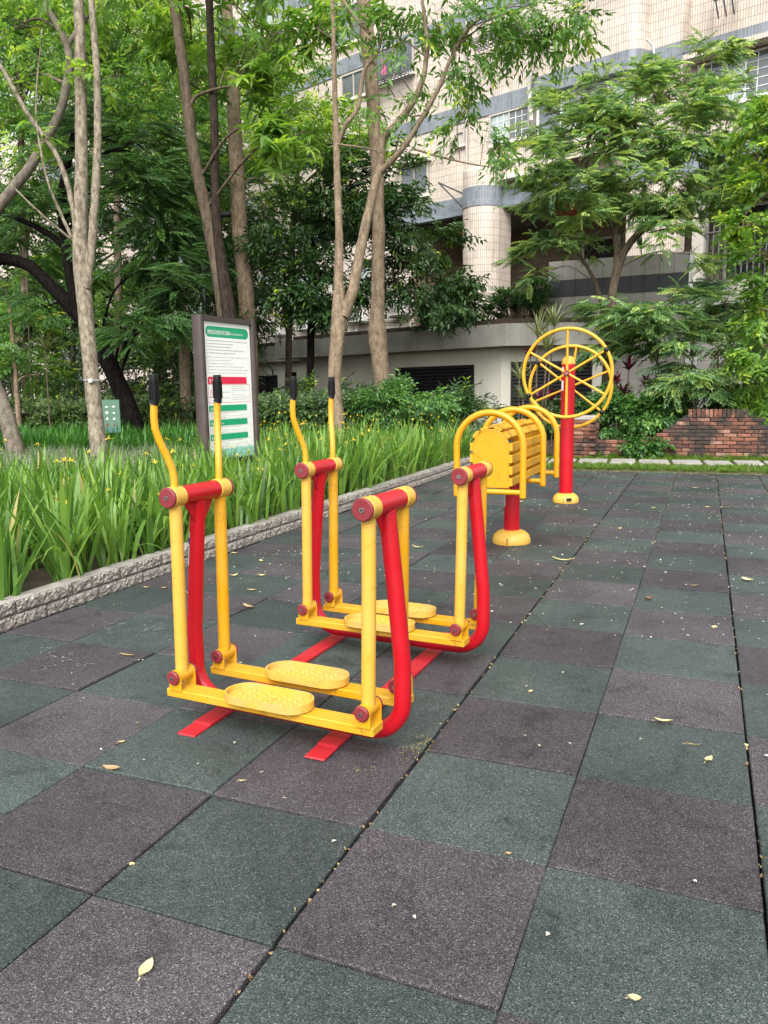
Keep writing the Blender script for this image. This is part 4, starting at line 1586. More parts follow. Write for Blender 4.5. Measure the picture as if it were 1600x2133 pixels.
def place(tpls, P, Xd, Up, S, g, tint):
    """copies of template sprays, one per row of P"""
    n = len(P)
    X = Xd / (np.linalg.norm(Xd, axis=1, keepdims=True) + 1e-9)
    Y = np.cross(Up, X)
    Y /= (np.linalg.norm(Y, axis=1, keepdims=True) + 1e-9)
    Z = np.cross(X, Y)
    which = g.integers(0, len(tpls), n)
    Vs, Fs, Ts, o = [], [], [], 0
    for k, (v, f) in enumerate(tpls):
        idx = np.where(which == k)[0]
        if len(idx) == 0:
            continue
        s = S[idx][:, None, None]
        w = P[idx][:, None, :] + s * (v[None, :, 0:1] * X[idx][:, None, :] + v[None, :, 1:2] * Y[idx][:, None, :] + v[None, :, 2:3] * Z[idx][:, None, :])
        nv = len(v)
        F = (f[None] + (np.arange(len(idx)) * nv)[:, None, None]).reshape(-1, 3) + o
        Vs.append(w.reshape(-1, 3))
        Fs.append(F)
        jit = g.normal(0, .10, (len(idx), len(f) // 2 + 1)).repeat(2, axis=1)[:, :len(f)]
        Ts.append(np.clip(tint[idx][:, None] + jit, 0, 1).reshape(-1))
        o += len(idx) * nv
    return np.concatenate(Vs), np.concatenate(Fs), np.concatenate(Ts)


def blob_points(c, rad, n, g, clumps=None, shell=.45, sg=(.21, .21, .15)):
    """points gathered in clumps spread through an ellipsoid, denser to the outside"""
    k = clumps or max(4, n // 26)
    d = g.normal(0, 1, (k, 3))
    d /= np.linalg.norm(d, axis=1, keepdims=True)
    r = shell + (1 - shell) * g.random((k, 1)) ** .6
    cc = d * r
    w = g.integers(0, k, n)
    off = g.normal(0, 1, (n, 3)) * np.array(sg)
    p = cc[w] + off
    return np.array(c) + p * np.array(rad), p


def crown_mesh(blobs, kind, g, scale=1.0, dens=55, young=.08, mean=.45, flat=.5):
    """blobs: (centre, radii) in metres"""
    Vs, Fs, Ts, o = [], [], [], 0
    for b_ in blobs:
        c, rad = b_[0], b_[1]
        mult = b_[2] if len(b_) > 2 else 1.0
        n = int(max(12, DENS * dens * mult * math.pi * max(rad[0], rad[1]) * rad[2]))
        P, q = blob_points(c, rad, n, g, None, *((.2, (.4, .4, .36)) if kind == 'whorl' else (.45, (.21, .21, .15))))
        out = q / (np.linalg.norm(q, axis=1, keepdims=True) + 1e-9)
        lay = .18 if kind in ('pinnate', 'fern') else flat
        Xd = out * np.array([1, 1, lay]) + g.normal(0, .45, (n, 3)) * np.array([1, 1, .3 if lay < .2 else .5])
        Up = np.tile([0, 0, 1.0], (n, 1)) + g.normal(0, .3, (n, 3))
        S = scale * g.uniform(.75, 1.2, n)
        tint = np.clip(g.normal(mean, .17, n), 0, .82)
        y = g.random(n) < young
        tint[y] = g.uniform(.85, 1, y.sum())
        v, f, t = place(TPL[kind], P, Xd, Up, S, g, tint)
        Vs.append(v)
        Fs.append(f + o)
        Ts.append(t)
        o += len(v)
    return np.concatenate(Vs), np.concatenate(Fs), np.concatenate(Ts)


def catmull(P, rad, sub=5):
    P = np.array(P, float)
    rad = np.array(rad, float)
    if len(P) < 3:
        return P, rad
    Q = np.vstack([2 * P[0] - P[1], P, 2 * P[-1] - P[-2]])
    out, ro = [], []
    for i in range(1, len(Q) - 2):
        for k in range(sub):
            t = k / sub
            out.append(.5 * ((2 * Q[i]) + (-Q[i - 1] + Q[i + 1]) * t + (2 * Q[i - 1] - 5 * Q[i] + 4 * Q[i + 1] - Q[i + 2]) * t * t + (-Q[i - 1] + 3 * Q[i] - 3 * Q[i + 1] + Q[i + 2]) * t ** 3))
            ro.append(rad[i - 1] * (1 - t) + rad[i] * t)
    out.append(P[-1])
    ro.append(rad[-1])
    return np.array(out), np.array(ro)


def px_blob(px, py, D, rx, ry, rd=None, m=1.0):
    c = at(px, py, D)
    a, b_ = rx * D / FPX, ry * D / FPX
    d = rd if rd is not None else (a + b_) / 2
    return (c, (max(a, .6 * d), max(.6 * a, d), b_), m)


def tree(name, label, paths, blobs, kind, leafmat, bark, scale=1.0, dens=55, young=.08, mean=.45, group=None, cat='tree', ground=BED_Z,
         twigs=5, seed=0, limbs=True, limb_r=.03, wob=.003):
    g = np.random.default_rng(seed + 100)
    P0 = at(*paths[0][0][:3])
    base = np.array([P0[0], P0[1], ground])
    root = empty(name, base)
    tag(root, label, cat, group)
    allp, allr = [], []
    for k, path in enumerate(paths):
        P = [at(q[0], q[1], q[2]) for q in path]
        rr = [TW_SCALE * q[3] / 2 * q[2] / FPX for q in path]
        if k == 0:
            P = [np.array([P0[0], P0[1], ground - .08])] + ([P[0]] if P[0][2] > ground + .25 else []) + P[1:]
            rr = [rr[0] * 1.22] + ([rr[0]] if len(P) == len(path) + 1 else []) + rr[1:]
        P, rr = catmull(P, rr)
        P = P + g.normal(0, wob, P.shape) * np.array([1, 1, 0])
        rr = rr * (1 + g.normal(0, .018, len(rr)))
        MB().tube(P - base, rr, 14).build('trunk' if k == 0 else 'limb', M[bark], root, 70)
        allp.append(P)
        allr.append(rr)
    AP, AR = np.concatenate(allp), np.concatenate(allr)
    bl = [b_ if not np.isscalar(b_[0]) else px_blob(*b_) for b_ in blobs]
    if limbs:
        for b_ in bl:
            c, rad = np.array(b_[0]), np.array(b_[1])
            d = np.linalg.norm((AP - c) * np.array([1, 1, .7]), axis=1) + 1.5 * np.maximum(0, AP[:, 2] - c[2] + .1)
            i = int(np.argmin(d))
            s = AP[i]
            r0 = min(AR[i] * .55, limb_r)
            mid = (s + c) / 2 + np.array([0, 0, .18 * np.linalg.norm(c - s)]) + g.normal(0, .06, 3)
            q, rq = catmull([s, mid, c], [r0, r0 * .7, r0 * .4], 6)
            m = MB().tube(q - base, rq, 7)
            for _ in range(twigs):
                e = c + g.normal(0, .55, 3) * rad
                st = q[g.integers(len(q) // 2, len(q))]
                mm = (st + e) / 2 + g.normal(0, .05, 3) + np.array([0, 0, .08])
                tq, tr_ = catmull([st, mm, e], [r0 * .4, r0 * .28, r0 * .1], 4)
                m.tube(tq - base, tr_, 5, cap=False)
            m.build('limb', M[bark if r0 > .02 else 'twig'], root, 70)
    if bl:
        V, F, Tn = crown_mesh(bl, kind, g, scale, dens, young, mean)
        link('crown', np_mesh('crown', V - base, F, Tn), M[leafmat], root)
    return root


# ---- leaning pale tree at the left edge
TW_SCALE = .74
tree('leaning_tree', 'pale barked tree bending out and back over the flower bed',
     [[(40, 965, 11.6, 46), (15, 870, 11.8, 42), (-30, 760, 12, 40), (-75, 640, 12.2, 38), (-60, 520, 12.3, 36), (-5, 435, 12.3, 32), (68, 340, 12.3, 27), (122, 240, 12.3, 23), (142, 160, 12.3, 24), (140, 95, 12.3, 20), (92, 0, 12.3, 18), (50, -120, 12.3, 14)],
      [(140, 95, 12.3, 15), (190, 20, 12.6, 12), (230, -80, 12.8, 8)]],
     [(30, 60, 12.6, 80, 60), (150, -40, 12.6, 110, 60), (20, 180, 13, 60, 50, None, .5)], 'broad', 'lf_bright', 'bark_grey', dens=40, seed=1)

# ---- double stemmed pale tree
TW_SCALE = .88
tree('double_stemmed_tree', 'pale smooth tree splitting into two straight stems, thin cable round trunk',
     [[(212, 1000, 10.9, 40), (200, 880, 10.9, 36), (188, 760, 10.9, 35), (178, 640, 10.9, 36), (170, 545, 10.9, 40), (168, 470, 10.9, 34), (170, 330, 10.9, 29), (168, 150, 10.9, 26), (164, 0, 10.9, 24), (160, -200, 10.9, 18)],
      [(180, 600, 10.85, 22), (190, 520, 10.8, 20), (199, 400, 10.75, 19), (204, 260, 10.75, 17), (200, 120, 10.75, 16), (190, 0, 10.75, 15), (182, -160, 10.8, 11)],
      [(160, 500, 10.9, 16), (152, 430, 10.85, 13), (122, 330, 10.8, 12), (60, 240, 10.7, 11), (0, 135, 10.6, 9), (-60, 30, 10.6, 6)],
      [(150, 495, 10.9, 9), (120, 430, 10.8, 7), (95, 360, 10.7, 6), (75, 230, 10.7, 4), (88, 60, 10.7, 3)],
      [(150, 500, 10.9, 6), (80, 440, 10.6, 5), (0, 360, 10.5, 3)]],
     [(75, 290, 10.6, 34, 26, .3, .55), (235, 160, 11, 40, 30, .4, .5), (60, 120, 10.8, 60, 45, .5, .45), (250, -30, 11, 150, 70, None, .35), (110, -60, 11, 150, 60, None, .35)], 'broad_big', 'lf_bright', 'bark_pale', scale=.8, dens=34, seed=2, limb_r=.012, twigs=3)
TW_SCALE = .95
dt = bpy.data.objects['double_stemmed_tree']
cb = at(194, 792, 10.9)
cr_ = .128
MB().tube([(cb[0] - dt.location.x + cr_ * math.cos(a), cb[1] - dt.location.y + cr_ * math.sin(a), cb[2] - dt.location.z) for a in np.linspace(0, 2 * math.pi, 25)[:-1]], .007, 6, closed=True).build('cable_tie', M['wire'], dt, 60)
MB().cbox((cb[0] - dt.location.x + .07, cb[1] - dt.location.y - cr_, cb[2] - dt.location.z - .01), (.055, .03, .05), .004).build('tie_box', M['ac'], dt)

# ---- black leaning tree with feathery crown
tree('black_leaning_tree', 'black trunked leaning tree with dark feathery leaves',
     [[(300, 935, 14.2, 42), (268, 850, 14.3, 38), (228, 760, 14.4, 36), (190, 690, 14.5, 36), (150, 640, 14.6, 34), (100, 590, 14.7, 28), (60, 553, 14.8, 26), (0, 540, 14.9, 25), (-60, 560, 15, 20)],
      [(165, 660, 14.55, 26), (150, 590, 14.5, 24), (136, 500, 14.5, 22), (130, 400, 14.6, 20), (150, 300, 14.7, 16), (170, 200, 14.8, 10)],
      [(140, 520, 14.5, 16), (90, 480, 14.6, 12), (0, 440, 14.8, 9)]],
     [(290, 560, 14.0, 100, 70), (350, 500, 14.6, 80, 70), (310, 430, 14.4, 110, 80), (240, 400, 14.2, 110, 80), (345, 640, 14.0, 80, 60), (280, 690, 14.0, 70, 55), (60, 470, 14.6, 90, 80), (90, 640, 15, 70, 40, None, .5), (395, 600, 14.2, 50, 46), (250, 300, 14.4, 120, 80), (350, 350, 14.8, 80, 70)],
     'fern', 'lf_dark', 'bark_dark', scale=1.0, dens=50, young=.03, seed=3)

# ---- twin trunk with scorched base and whorled leaves
tree('twin_trunk_tree', 'twin trunked tree with scorched base and bright whorled leaves',
     [[(492, 900, 13.4, 52), (484, 760, 13.4, 48), (472, 650, 13.4, 42), (455, 560, 13.4, 34), (436, 470, 13.4, 28), (418, 390, 13.4, 27), (402, 310, 13.4, 25), (392, 230, 13.4, 24), (378, 120, 13.4, 22), (362, 0, 13.4, 21), (340, -160, 13.4, 14)],
      [(392, 238, 13.4, 10), (405, 205, 13.3, 8), (440, 188, 13.2, 6), (480, 180, 13.1, 4)]],
     [(420, 190, 14.2, 60, 34, None, .6), (500, 150, 14.0, 70, 45), (570, 170, 12.8, 60, 60), (620, 290, 12.6, 70, 50), (560, 260, 12.7, 60, 50), (400, 90, 15, 70, 55), (330, 40, 15, 80, 50), (540, 60, 14.8, 90, 50, None, .7), (640, 60, 12.8, 90, 40), (700, 30, 12.7, 70, 30), (470, -60, 13.2, 160, 60, None, .35), (650, -70, 13, 150, 60, None, .35), (300, -60, 13.4, 120, 60, None, .35)],
     'whorl', 'lf_whorl', 'bark_brown', scale=1.25, dens=26, seed=4, young=.12)
tt = bpy.data.objects['twin_trunk_tree']
q, rq = catmull([at(492, 800, 13.36), at(474, 640, 13.33), at(458, 520, 13.3), at(450, 440, 13.3), at(446, 250, 13.3), at(436, 0, 13.3), at(432, -150, 13.3)], [.16, .13, .085, .075, .07, .062, .05])
MB().tube(q - np.array(tt.location), rq, 14).build('trunk', M['bark_umber'], tt, 70)

# ---- thick brown trunk behind
tree('brown_trunk_tree', 'thick straight brown trunk behind the notice board',
     [[(522, 880, 15.2, 40), (518, 700, 15.2, 37), (508, 560, 15.2, 36), (500, 480, 15.2, 34), (492, 330, 15.2, 32), (484, 170, 15.2, 28), (472, 0, 15.2, 24), (465, -150, 15.2, 18)]],
     [(565, 400, 16.4, 80, 60), (450, 380, 16.4, 70, 60), (600, 130, 16, 80, 60), (430, -40, 15.5, 150, 60, None, .3)], 'broad', 'lf_mid', 'bark_tan', dens=46, seed=5, young=.1)

# ---- spreading tree in the middle
tree('spreading_tree', 'tan barked tree forking low into spreading limbs with drooping leaves',
     [[(706, 905, 11.8, 32), (697, 800, 11.8, 29), (703, 700, 11.8, 31), (708, 650, 11.8, 38), (706, 590, 11.8, 22), (706, 480, 11.8, 17), (703, 380, 11.8, 16), (700, 280, 11.8, 14), (697, 170, 11.8, 11), (694, 60, 11.8, 9), (690, -60, 11.8, 6)],
      [(716, 660, 11.75, 24), (736, 600, 11.7, 24), (755, 500, 11.65, 22), (778, 400, 11.6, 20), (792, 340, 11.6, 20), (797, 290, 11.6, 18), (830, 255, 11.5, 16), (872, 190, 11.4, 13), (890, 100, 11.4, 10), (880, 0, 11.4, 7)],
      [(790, 360, 11.6, 15), (830, 320, 11.4, 12), (865, 270, 11.3, 11), (910, 190, 11.2, 10), (945, 110, 11.1, 8), (985, 50, 11, 6), (1060, 10, 11, 4)],
      [(706, 300, 11.8, 10), (720, 260, 11.7, 10), (745, 225, 11.7, 9), (758, 150, 11.7, 8), (790, 100, 11.6, 7), (800, 30, 11.6, 5)],
      [(770, 70, 11.6, 7), (735, 30, 11.7, 8), (700, -20, 11.7, 8)],
      [(860, 310, 11.4, 5), (930, 330, 11.2, 4), (1000, 345, 11.0, 3.5), (1055, 350, 10.9, 2)],
      [(700, 300, 11.8, 4), (760, 308, 11.5, 4), (800, 320, 11.4, 2)],
      [(760, 10, 11.6, 5), (800, -30, 11.6, 4)]],
     [(840, 90, 11.3, 60, 40, None, .8), (900, 40, 11.2, 80, 40), (960, 110, 11.1, 50, 50, None, .8), (1010, 40, 11, 80, 40), (1090, 60, 10.9, 80, 40), (1170, 60, 10.8, 80, 40), (1225, 40, 10.8, 45, 45), (1140, 100, 10.8, 50, 22, None, .7),
      (975, 225, 11, 26, 24, .25, .8), (955, 270, 11, 30, 22, .25, .7), (1010, 290, 10.9, 40, 30, .3, .7), (1040, 325, 10.8, 26, 16, .2, .8), (860, 210, 11.2, 30, 40, .3, .4), (945, 165, 11.1, 24, 26, .25, .8),
      (850, -50, 11.2, 180, 60, None, .35), (1080, -60, 11, 180, 60, None, .35), (660, 60, 11.9, 50, 30, None, .5), (760, 240, 11.5, 36, 30, .3, .35), (730, 60, 11.6, 40, 40, .3, .4)],
     'droop', 'lf_mid', 'bark_tan', scale=.85, dens=52, seed=6, limb_r=.012, twigs=4, young=.06)

# ---- tall stout trunk behind it
tree('stout_trunk_tree', 'stout grey brown trunk with a knobbly swelling above the hedge',
     [[(800, 860, 14.0, 50), (797, 800, 14.0, 36), (790, 740, 14.0, 38), (786, 690, 14.0, 42), (786, 660, 14.0, 32), (788, 560, 14.0, 29), (788, 420, 14.0, 27), (782, 280, 14.0, 30), (770, 120, 14.0, 31), (757, 0, 14.0, 29), (745, -150, 14, 22)]],
     [(740, -60, 14, 150, 50, None, .4)], 'broad', 'lf_mid', 'bark_tan', dens=40, seed=7)

# ---- dense dark evergreen
tree('dark_evergreen', 'dense dark evergreen with black stem in front of the concrete block',
     [[(648, 860, 15.6, 17), (647, 760, 15.6, 16), (648, 690, 15.6, 17), (650, 600, 15.6, 14), (655, 480, 15.6, 10)],
      [(650, 680, 15.6, 5), (668, 655, 15.4, 4), (700, 645, 15.2, 3)]],
     [(600, 480, 15.6, 100, 80), (680, 430, 15.6, 110, 80), (600, 580, 15.4, 90, 70), (690, 570, 15.3, 90, 70), (820, 470, 15.4, 100, 80), (850, 560, 15.2, 100, 70), (890, 620, 15.1, 80, 55), (800, 380, 15.6, 90, 60), (930, 590, 15, 50, 50), (560, 640, 15.2, 50, 45), (900, 500, 15.2, 60, 50), (650, 640, 15.3, 80, 35)],
     'broad', 'lf_ever', 'bark_dark', scale=1.05, dens=62, seed=8, young=.03)

# ---- mid green trees filling the gap behind
tree('mid_green_tree', 'bright mid green tree with yellow tips behind the spreading tree',
     [[(600, 860, 18.5, 16), (605, 600, 18.5, 14), (620, 350, 18.5, 10)]],
     [(640, 330, 18.5, 110, 90), (700, 300, 18.3, 80, 70), (580, 230, 18.5, 80, 70), (560, 380, 18.5, 80, 80), (740, 350, 18.2, 60, 70), (640, 200, 18.4, 60, 50)],
     'broad', 'lf_bright', 'bark_brown', scale=1.0, dens=40, seed=9, young=.15)
bgspec = [
    ('tall_backdrop_tree', 'tall leafy tree closing the view behind the double stemmed tree', [[(250, 860, 19, 20), (245, 500, 19, 16), (240, 200, 19, 10)]],
     [(250, 150, 19, 120, 110), (330, 250, 19, 110, 90), (160, 230, 19, 110, 90), (280, 30, 19, 140, 80), (300, 330, 19, 110, 70), (400, 280, 18.6, 80, 70)], 'broad', 'lf_mid', 21, 40),
    ('left_backdrop_tree', 'dark leafy tree beyond the hedge, behind the bending pale tree', [[(60, 860, 20, 22), (50, 500, 20, 18), (40, 150, 20, 10)]],
     [(60, 180, 20, 110, 100), (120, 60, 20, 120, 80), (0, 60, 20, 110, 90), (20, 330, 20, 100, 90), (110, 340, 20, 90, 80), (-30, 450, 20, 90, 80)], 'broad', 'lf_mid', 22, 40),
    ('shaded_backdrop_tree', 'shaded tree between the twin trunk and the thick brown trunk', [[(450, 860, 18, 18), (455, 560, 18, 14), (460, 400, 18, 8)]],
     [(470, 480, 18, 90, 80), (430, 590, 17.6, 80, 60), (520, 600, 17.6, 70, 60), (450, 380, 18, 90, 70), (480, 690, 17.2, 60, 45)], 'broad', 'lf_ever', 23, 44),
    ('far_left_tree', 'tree with hanging feathery leaves beyond the clipped hedge', [[(150, 860, 22, 14), (155, 620, 22, 10)]],
     [(60, 570, 21, 100, 60), (160, 560, 21, 80, 60), (20, 660, 20, 80, 50), (220, 620, 21, 60, 50)], 'fern', 'lf_mid', 24, 38),
    ('pale_stem_tree', 'young tree with slim pale stem growing through the clipped hedge', [[(40, 880, 15.6, 12), (34, 800, 15.6, 10), (28, 720, 15.6, 9), (20, 640, 15.6, 6)]],
     [(40, 700, 15.8, 60, 40), (80, 780, 15.8, 60, 40), (10, 610, 16, 60, 40)], 'broad', 'lf_mid', 25, 34),
    ('tan_trunk_tree', 'short tan trunk standing behind the notice board post', [[(388, 850, 15.5, 22), (384, 740, 15.5, 24), (380, 660, 15.5, 22), (374, 560, 15.5, 16)]],
     [(420, 600, 15.8, 60, 45)], 'broad', 'lf_ever', 26, 40),
]
bgspec += [
    ('thick_backdrop_tree', 'thick dark tree far behind the black leaning trunk', [[(190, 860, 24, 24), (190, 560, 24, 18), (200, 400, 24, 10)]],
     [(60, 480, 24, 120, 80), (200, 470, 24, 110, 90), (330, 520, 24, 110, 90), (120, 620, 24, 120, 80), (280, 660, 24, 110, 80), (30, 720, 24, 100, 70), (180, 770, 24, 100, 60), (340, 780, 24, 90, 60), (-30, 600, 24, 90, 90)], 'broad_big', 'lf_ever', 27, 26),
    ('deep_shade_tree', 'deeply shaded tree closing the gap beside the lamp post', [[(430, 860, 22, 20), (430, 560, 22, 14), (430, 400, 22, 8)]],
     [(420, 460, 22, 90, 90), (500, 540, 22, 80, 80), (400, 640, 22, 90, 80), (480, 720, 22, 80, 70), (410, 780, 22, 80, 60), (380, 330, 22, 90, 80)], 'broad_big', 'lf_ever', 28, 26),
    ('sunlit_backdrop_tree', 'light leafed tree high behind the two straight stems', [[(330, 860, 25, 20), (330, 400, 25, 14), (320, 100, 25, 8)]],
     [(320, 110, 25, 120, 90), (200, 60, 25, 120, 80), (440, 120, 25, 110, 90), (90, 100, 25, 110, 80), (380, 220, 25, 100, 80), (240, 200, 25, 100, 80), (10, 200, 25, 100, 90), (520, 200, 25, 70, 70)], 'broad', 'lf_bright', 29, 34),
]
for nm, lb, pth, bl, kd, lm, sd, dn in bgspec:
    tree(nm, lb, pth, bl, kd, lm, 'bark_tan' if nm in ('tan_trunk_tree', 'pale_stem_tree') else 'bark_brown', scale=1.15, dens=dn, seed=sd, young=.07, group='trees behind the flower bed', limb_r=.04, twigs=3)

# ---- right: feathery tree in front of the facade
tree('feathery_tree', 'light green feathery tree with curved trunk in front of the facade',
     [[(1262, 800, 14.6, 20), (1270, 700, 14.6, 20), (1276, 610, 14.6, 19), (1290, 550, 14.6, 18), (1310, 510, 14.5, 16), (1345, 470, 14.4, 16), (1370, 430, 14.3, 12), (1400, 380, 14.2, 9)],
      [(1285, 560, 14.6, 14), (1282, 500, 14.6, 11), (1262, 440, 14.5, 10), (1232, 390, 14.4, 9), (1222, 320, 14.3, 8), (1238, 250, 14.2, 6), (1230, 200, 14.2, 4)],
      [(1282, 490, 14.6, 10), (1290, 440, 14.5, 8), (1310, 380, 14.5, 6), (1320, 280, 14.4, 5), (1325, 200, 14.4, 3)],
      [(1345, 470, 14.4, 9), (1400, 450, 14.2, 7), (1470, 400, 14, 5), (1530, 360, 13.9, 4)]],
     [(1130, 240, 14.2, 60, 34, .5, .8), (1200, 210, 14.2, 80, 46, .6), (1290, 190, 14.3, 80, 50, .6), (1380, 170, 14.3, 80, 44, .6), (1470, 130, 14.3, 60, 40, .5), (1510, 105, 14.3, 34, 26, .4),
      (1180, 290, 14, 70, 44, .6), (1280, 270, 14, 90, 56, .7), (1390, 260, 14, 90, 56, .7), (1480, 220, 14, 80, 46, .6), (1540, 200, 13.9, 40, 34, .4, .8), (1100, 340, 14.1, 50, 36, .5), (1160, 370, 14, 60, 40, .5), (1260, 370, 14, 80, 50, .6), (1370, 360, 14, 90, 56, .7), (1470, 320, 13.9, 80, 50, .6),
      (1420, 440, 13.9, 80, 46, .6), (1480, 400, 13.9, 60, 46, .5), (1380, 490, 13.9, 56, 34, .4, .8), (1440, 530, 13.9, 40, 28, .3, .8), (1330, 430, 14.2, 70, 34, .5, .7), (1240, 320, 14.2, 70, 50, .6), (1330, 310, 14.2, 70, 50, .6), (1430, 300, 14.1, 70, 50, .6), (1430, 210, 14.2, 70, 50, .6), (1340, 230, 14.2, 70, 50, .6), (1240, 230, 14.2, 60, 40, .6), (1420, 390, 14, 70, 44, .6), (1200, 430, 14.1, 50, 36, .5), (1310, 390, 14.1, 60, 40, .5), (1520, 290, 13.9, 50, 50, .5)],
     'pinnate', 'lf_pinn', 'bark_brown', scale=.76, dens=86, seed=31, limb_r=.014, twigs=4, ground=.28, young=.3, mean=.62)
tree('slender_feathery_tree', 'slender feathery tree leaning beside the granite wall, yellow shoot tips',
     [[(1268, 760, 15.2, 10), (1254, 640, 15.2, 9), (1236, 580, 15.2, 8), (1210, 535, 15.2, 7), (1180, 490, 15.1, 5), (1150, 440, 15, 4)]],
     [(1120, 420, 14.9, 56, 30, .4), (1100, 470, 14.9, 50, 32, .4), (1160, 510, 15, 60, 36, .5), (1200, 470, 15, 40, 30, .4), (1080, 540, 15, 30, 16, .3, .7), (1120, 580, 15, 36, 22, .3, .7), (1230, 520, 15.1, 34, 20, .3, .8), (1110, 400, 14.9, 50, 26, .4)],
     'pinnate', 'lf_pinn', 'bark_brown', scale=.72, dens=90, seed=32, limb_r=.01, twigs=3, ground=.28, young=.3, mean=.5)
shr = [('arching feathery shrub behind the low brick wall', [(1370, 790, 13.6, 8), (1368, 740, 13.6, 7), (1362, 680, 13.6, 5)],
        [(1360, 660, 13.5, 100, 50, .8), (1300, 690, 13.5, 70, 50, .6), (1420, 700, 13.5, 70, 50, .6), (1370, 720, 13.4, 90, 40, .7), (1270, 640, 13.6, 50, 30, .4, .7), (1420, 620, 13.6, 40, 24, .3, .7)], 33, .5),
       ('pale feathery shrub above the hump of the brick wall', [(1500, 820, 13.2, 7), (1496, 770, 13.2, 6), (1495, 730, 13.2, 4)],
        [(1500, 710, 13.1, 76, 26, .6), (1480, 750, 13.1, 90, 34, .6), (1550, 740, 13.1, 60, 30, .5), (1420, 790, 13, 50, 40, .4), (1470, 800, 13, 60, 34, .4)], 34, .62),
       ('drooping feathery shrub beside the white corner trim', [(1520, 760, 14.4, 7), (1515, 680, 14.4, 6), (1510, 620, 14.4, 4)],
        [(1520, 610, 14.3, 66, 40, .5), (1480, 650, 14.3, 60, 40, .5), (1560, 640, 14.3, 50, 40, .5), (1450, 630, 14.4, 40, 26, .4)], 35, .42)]
for lb, pth, bl, sd, mn in shr:
    tree('feathery_shrub', lb, [pth], bl, 'pinnate', 'lf_pinn', 'bark_brown', scale=.85, dens=95, seed=sd, cat='shrub', limb_r=.01, twigs=3, ground=.28, young=.1, mean=mn, group='feathery shrubs behind the brick wall')
tree('glossy_tree', 'glossy yellow green broadleaf tree beside the right end of the brick wall',
     [[(1680, 850, 12.4, 30), (1675, 600, 12.4, 26), (1670, 350, 12.4, 18), (1665, 150, 12.4, 10)]],
     [(1590, 270, 12.2, 50, 40, .5), (1570, 330, 12.1, 56, 46, .5), (1600, 400, 12.1, 60, 50, .5), (1560, 480, 12, 56, 40, .5), (1590, 540, 12, 60, 46, .5), (1600, 640, 12, 46, 60, .5, .8), (1590, 720, 12, 40, 60, .4, .8), (1620, 200, 12.3, 60, 50, .5)],
     'broad_big', 'lf_bright', 'bark_brown', scale=.72, dens=110, seed=36, ground=.0, young=.18, mean=.28)


def foliage(name, label, blobs, kind, mat, seed, scale=1.0, dens=120, cat='shrub', group=None, ground=BED_Z, young=.1, mean=.45, stems=True):
    """a shrub: stems and a crown made of leaf sprays"""
    g = np.random.default_rng(seed + 500)
    bl = [b_ if not np.isscalar(b_[0]) else px_blob(*b_) for b_ in blobs]
    c = np.mean([b_[0] for b_ in bl], axis=0)
    base = np.array([c[0], c[1], ground])
    root = empty(name, base)
    tag(root, label, cat, group)
    V, F, Tn = crown_mesh(bl, kind, g, scale, dens * .75, young, mean, flat=.8)
    link('crown', np_mesh('crown', V - base, F, Tn), M[mat], root)
    if stems:
        m = MB()
        for b_ in bl:
            for _ in range(5):
                e = np.array(b_[0]) + g.normal(0, .4, 3) * np.array(b_[1]) - base
                s = np.array([e[0] * .6 + g.normal(0, .05), e[1] * .6 + g.normal(0, .05), -.03])
                mm = (s + e) / 2 + g.normal(0, .06, 3)
                q_, r_ = catmull([s, mm, e], [.014, .01, .004], 4)
                m.tube(q_, r_, 5, cap=False)
        m.build('stem', M['twig'], root, 70)
    return root


def hedge(name, label, a, b_, depth, z1, seed, kind='small', mat='lf_hedge', dens=1500, scale=1.0, mean=.45):
    """clipped hedge along the line a-b"""
    g = np.random.default_rng(seed)
    a, b_ = np.array(a[:2]), np.array(b_[:2])
    L = np.linalg.norm(b_ - a)
    root = empty(name, (*((a + b_) / 2), BED_Z), math.atan2(*(b_ - a)[::-1]))
    tag(root, label, 'hedge')
    hh = z1 - BED_Z
    n = int(dens * L * .5)
    u = g.uniform(-L / 2, L / 2, n)
    side = g.random(n)
    top = side < .5
    yy = np.where(top, g.uniform(-depth / 2, depth / 2, n), -depth / 2 + np.abs(g.normal(0, .05, n)))
    zz = np.where(top, hh + g.normal(0, .035, n) + .03 * np.sin(u * 3.1) + .02 * np.sin(u * 7.7), g.uniform(.02, hh, n))
    P = np.stack([u, yy, zz], 1)
    Xd = np.where(top[:, None], g.normal(0, .5, (n, 3)) + [0, -.2, .8], g.normal(0, .5, (n, 3)) + [0, -.9, .3])
    Up = np.where(top[:, None], [[0, -.6, .6]], [[0, -.3, 1.0]]) + g.normal(0, .3, (n, 3))
    tint = np.clip(g.normal(mean, .18, n), 0, 1)
    V, F, Tn = place(TPL[kind], P, Xd, Up, scale * g.uniform(.7, 1.2, n), g, tint)
    link('foliage', np_mesh('foliage', V, F, Tn), M[mat], root)
    m = MB()
    k = 0.0
    while k < L:
        x = -L / 2 + k
        for _ in range(2):
            m.tube([(x + g.normal(0, .05), g.uniform(-.1, .15), -.03), (x + g.normal(0, .1), g.uniform(-.15, .2), hh * .5), (x + g.normal(0, .15), g.uniform(-.2, .2), hh * .93)], [.012, .009, .004], 5, cap=False)
        k += .12
    m.build('stem', M['twig'], root)
    MB().box((0, .06, hh * .44), (L - .1, depth * .62, hh * .8)).build('dark_core', M['bark_dark'], root)  # solid dark box added inside to block the view through the leaves
    return root


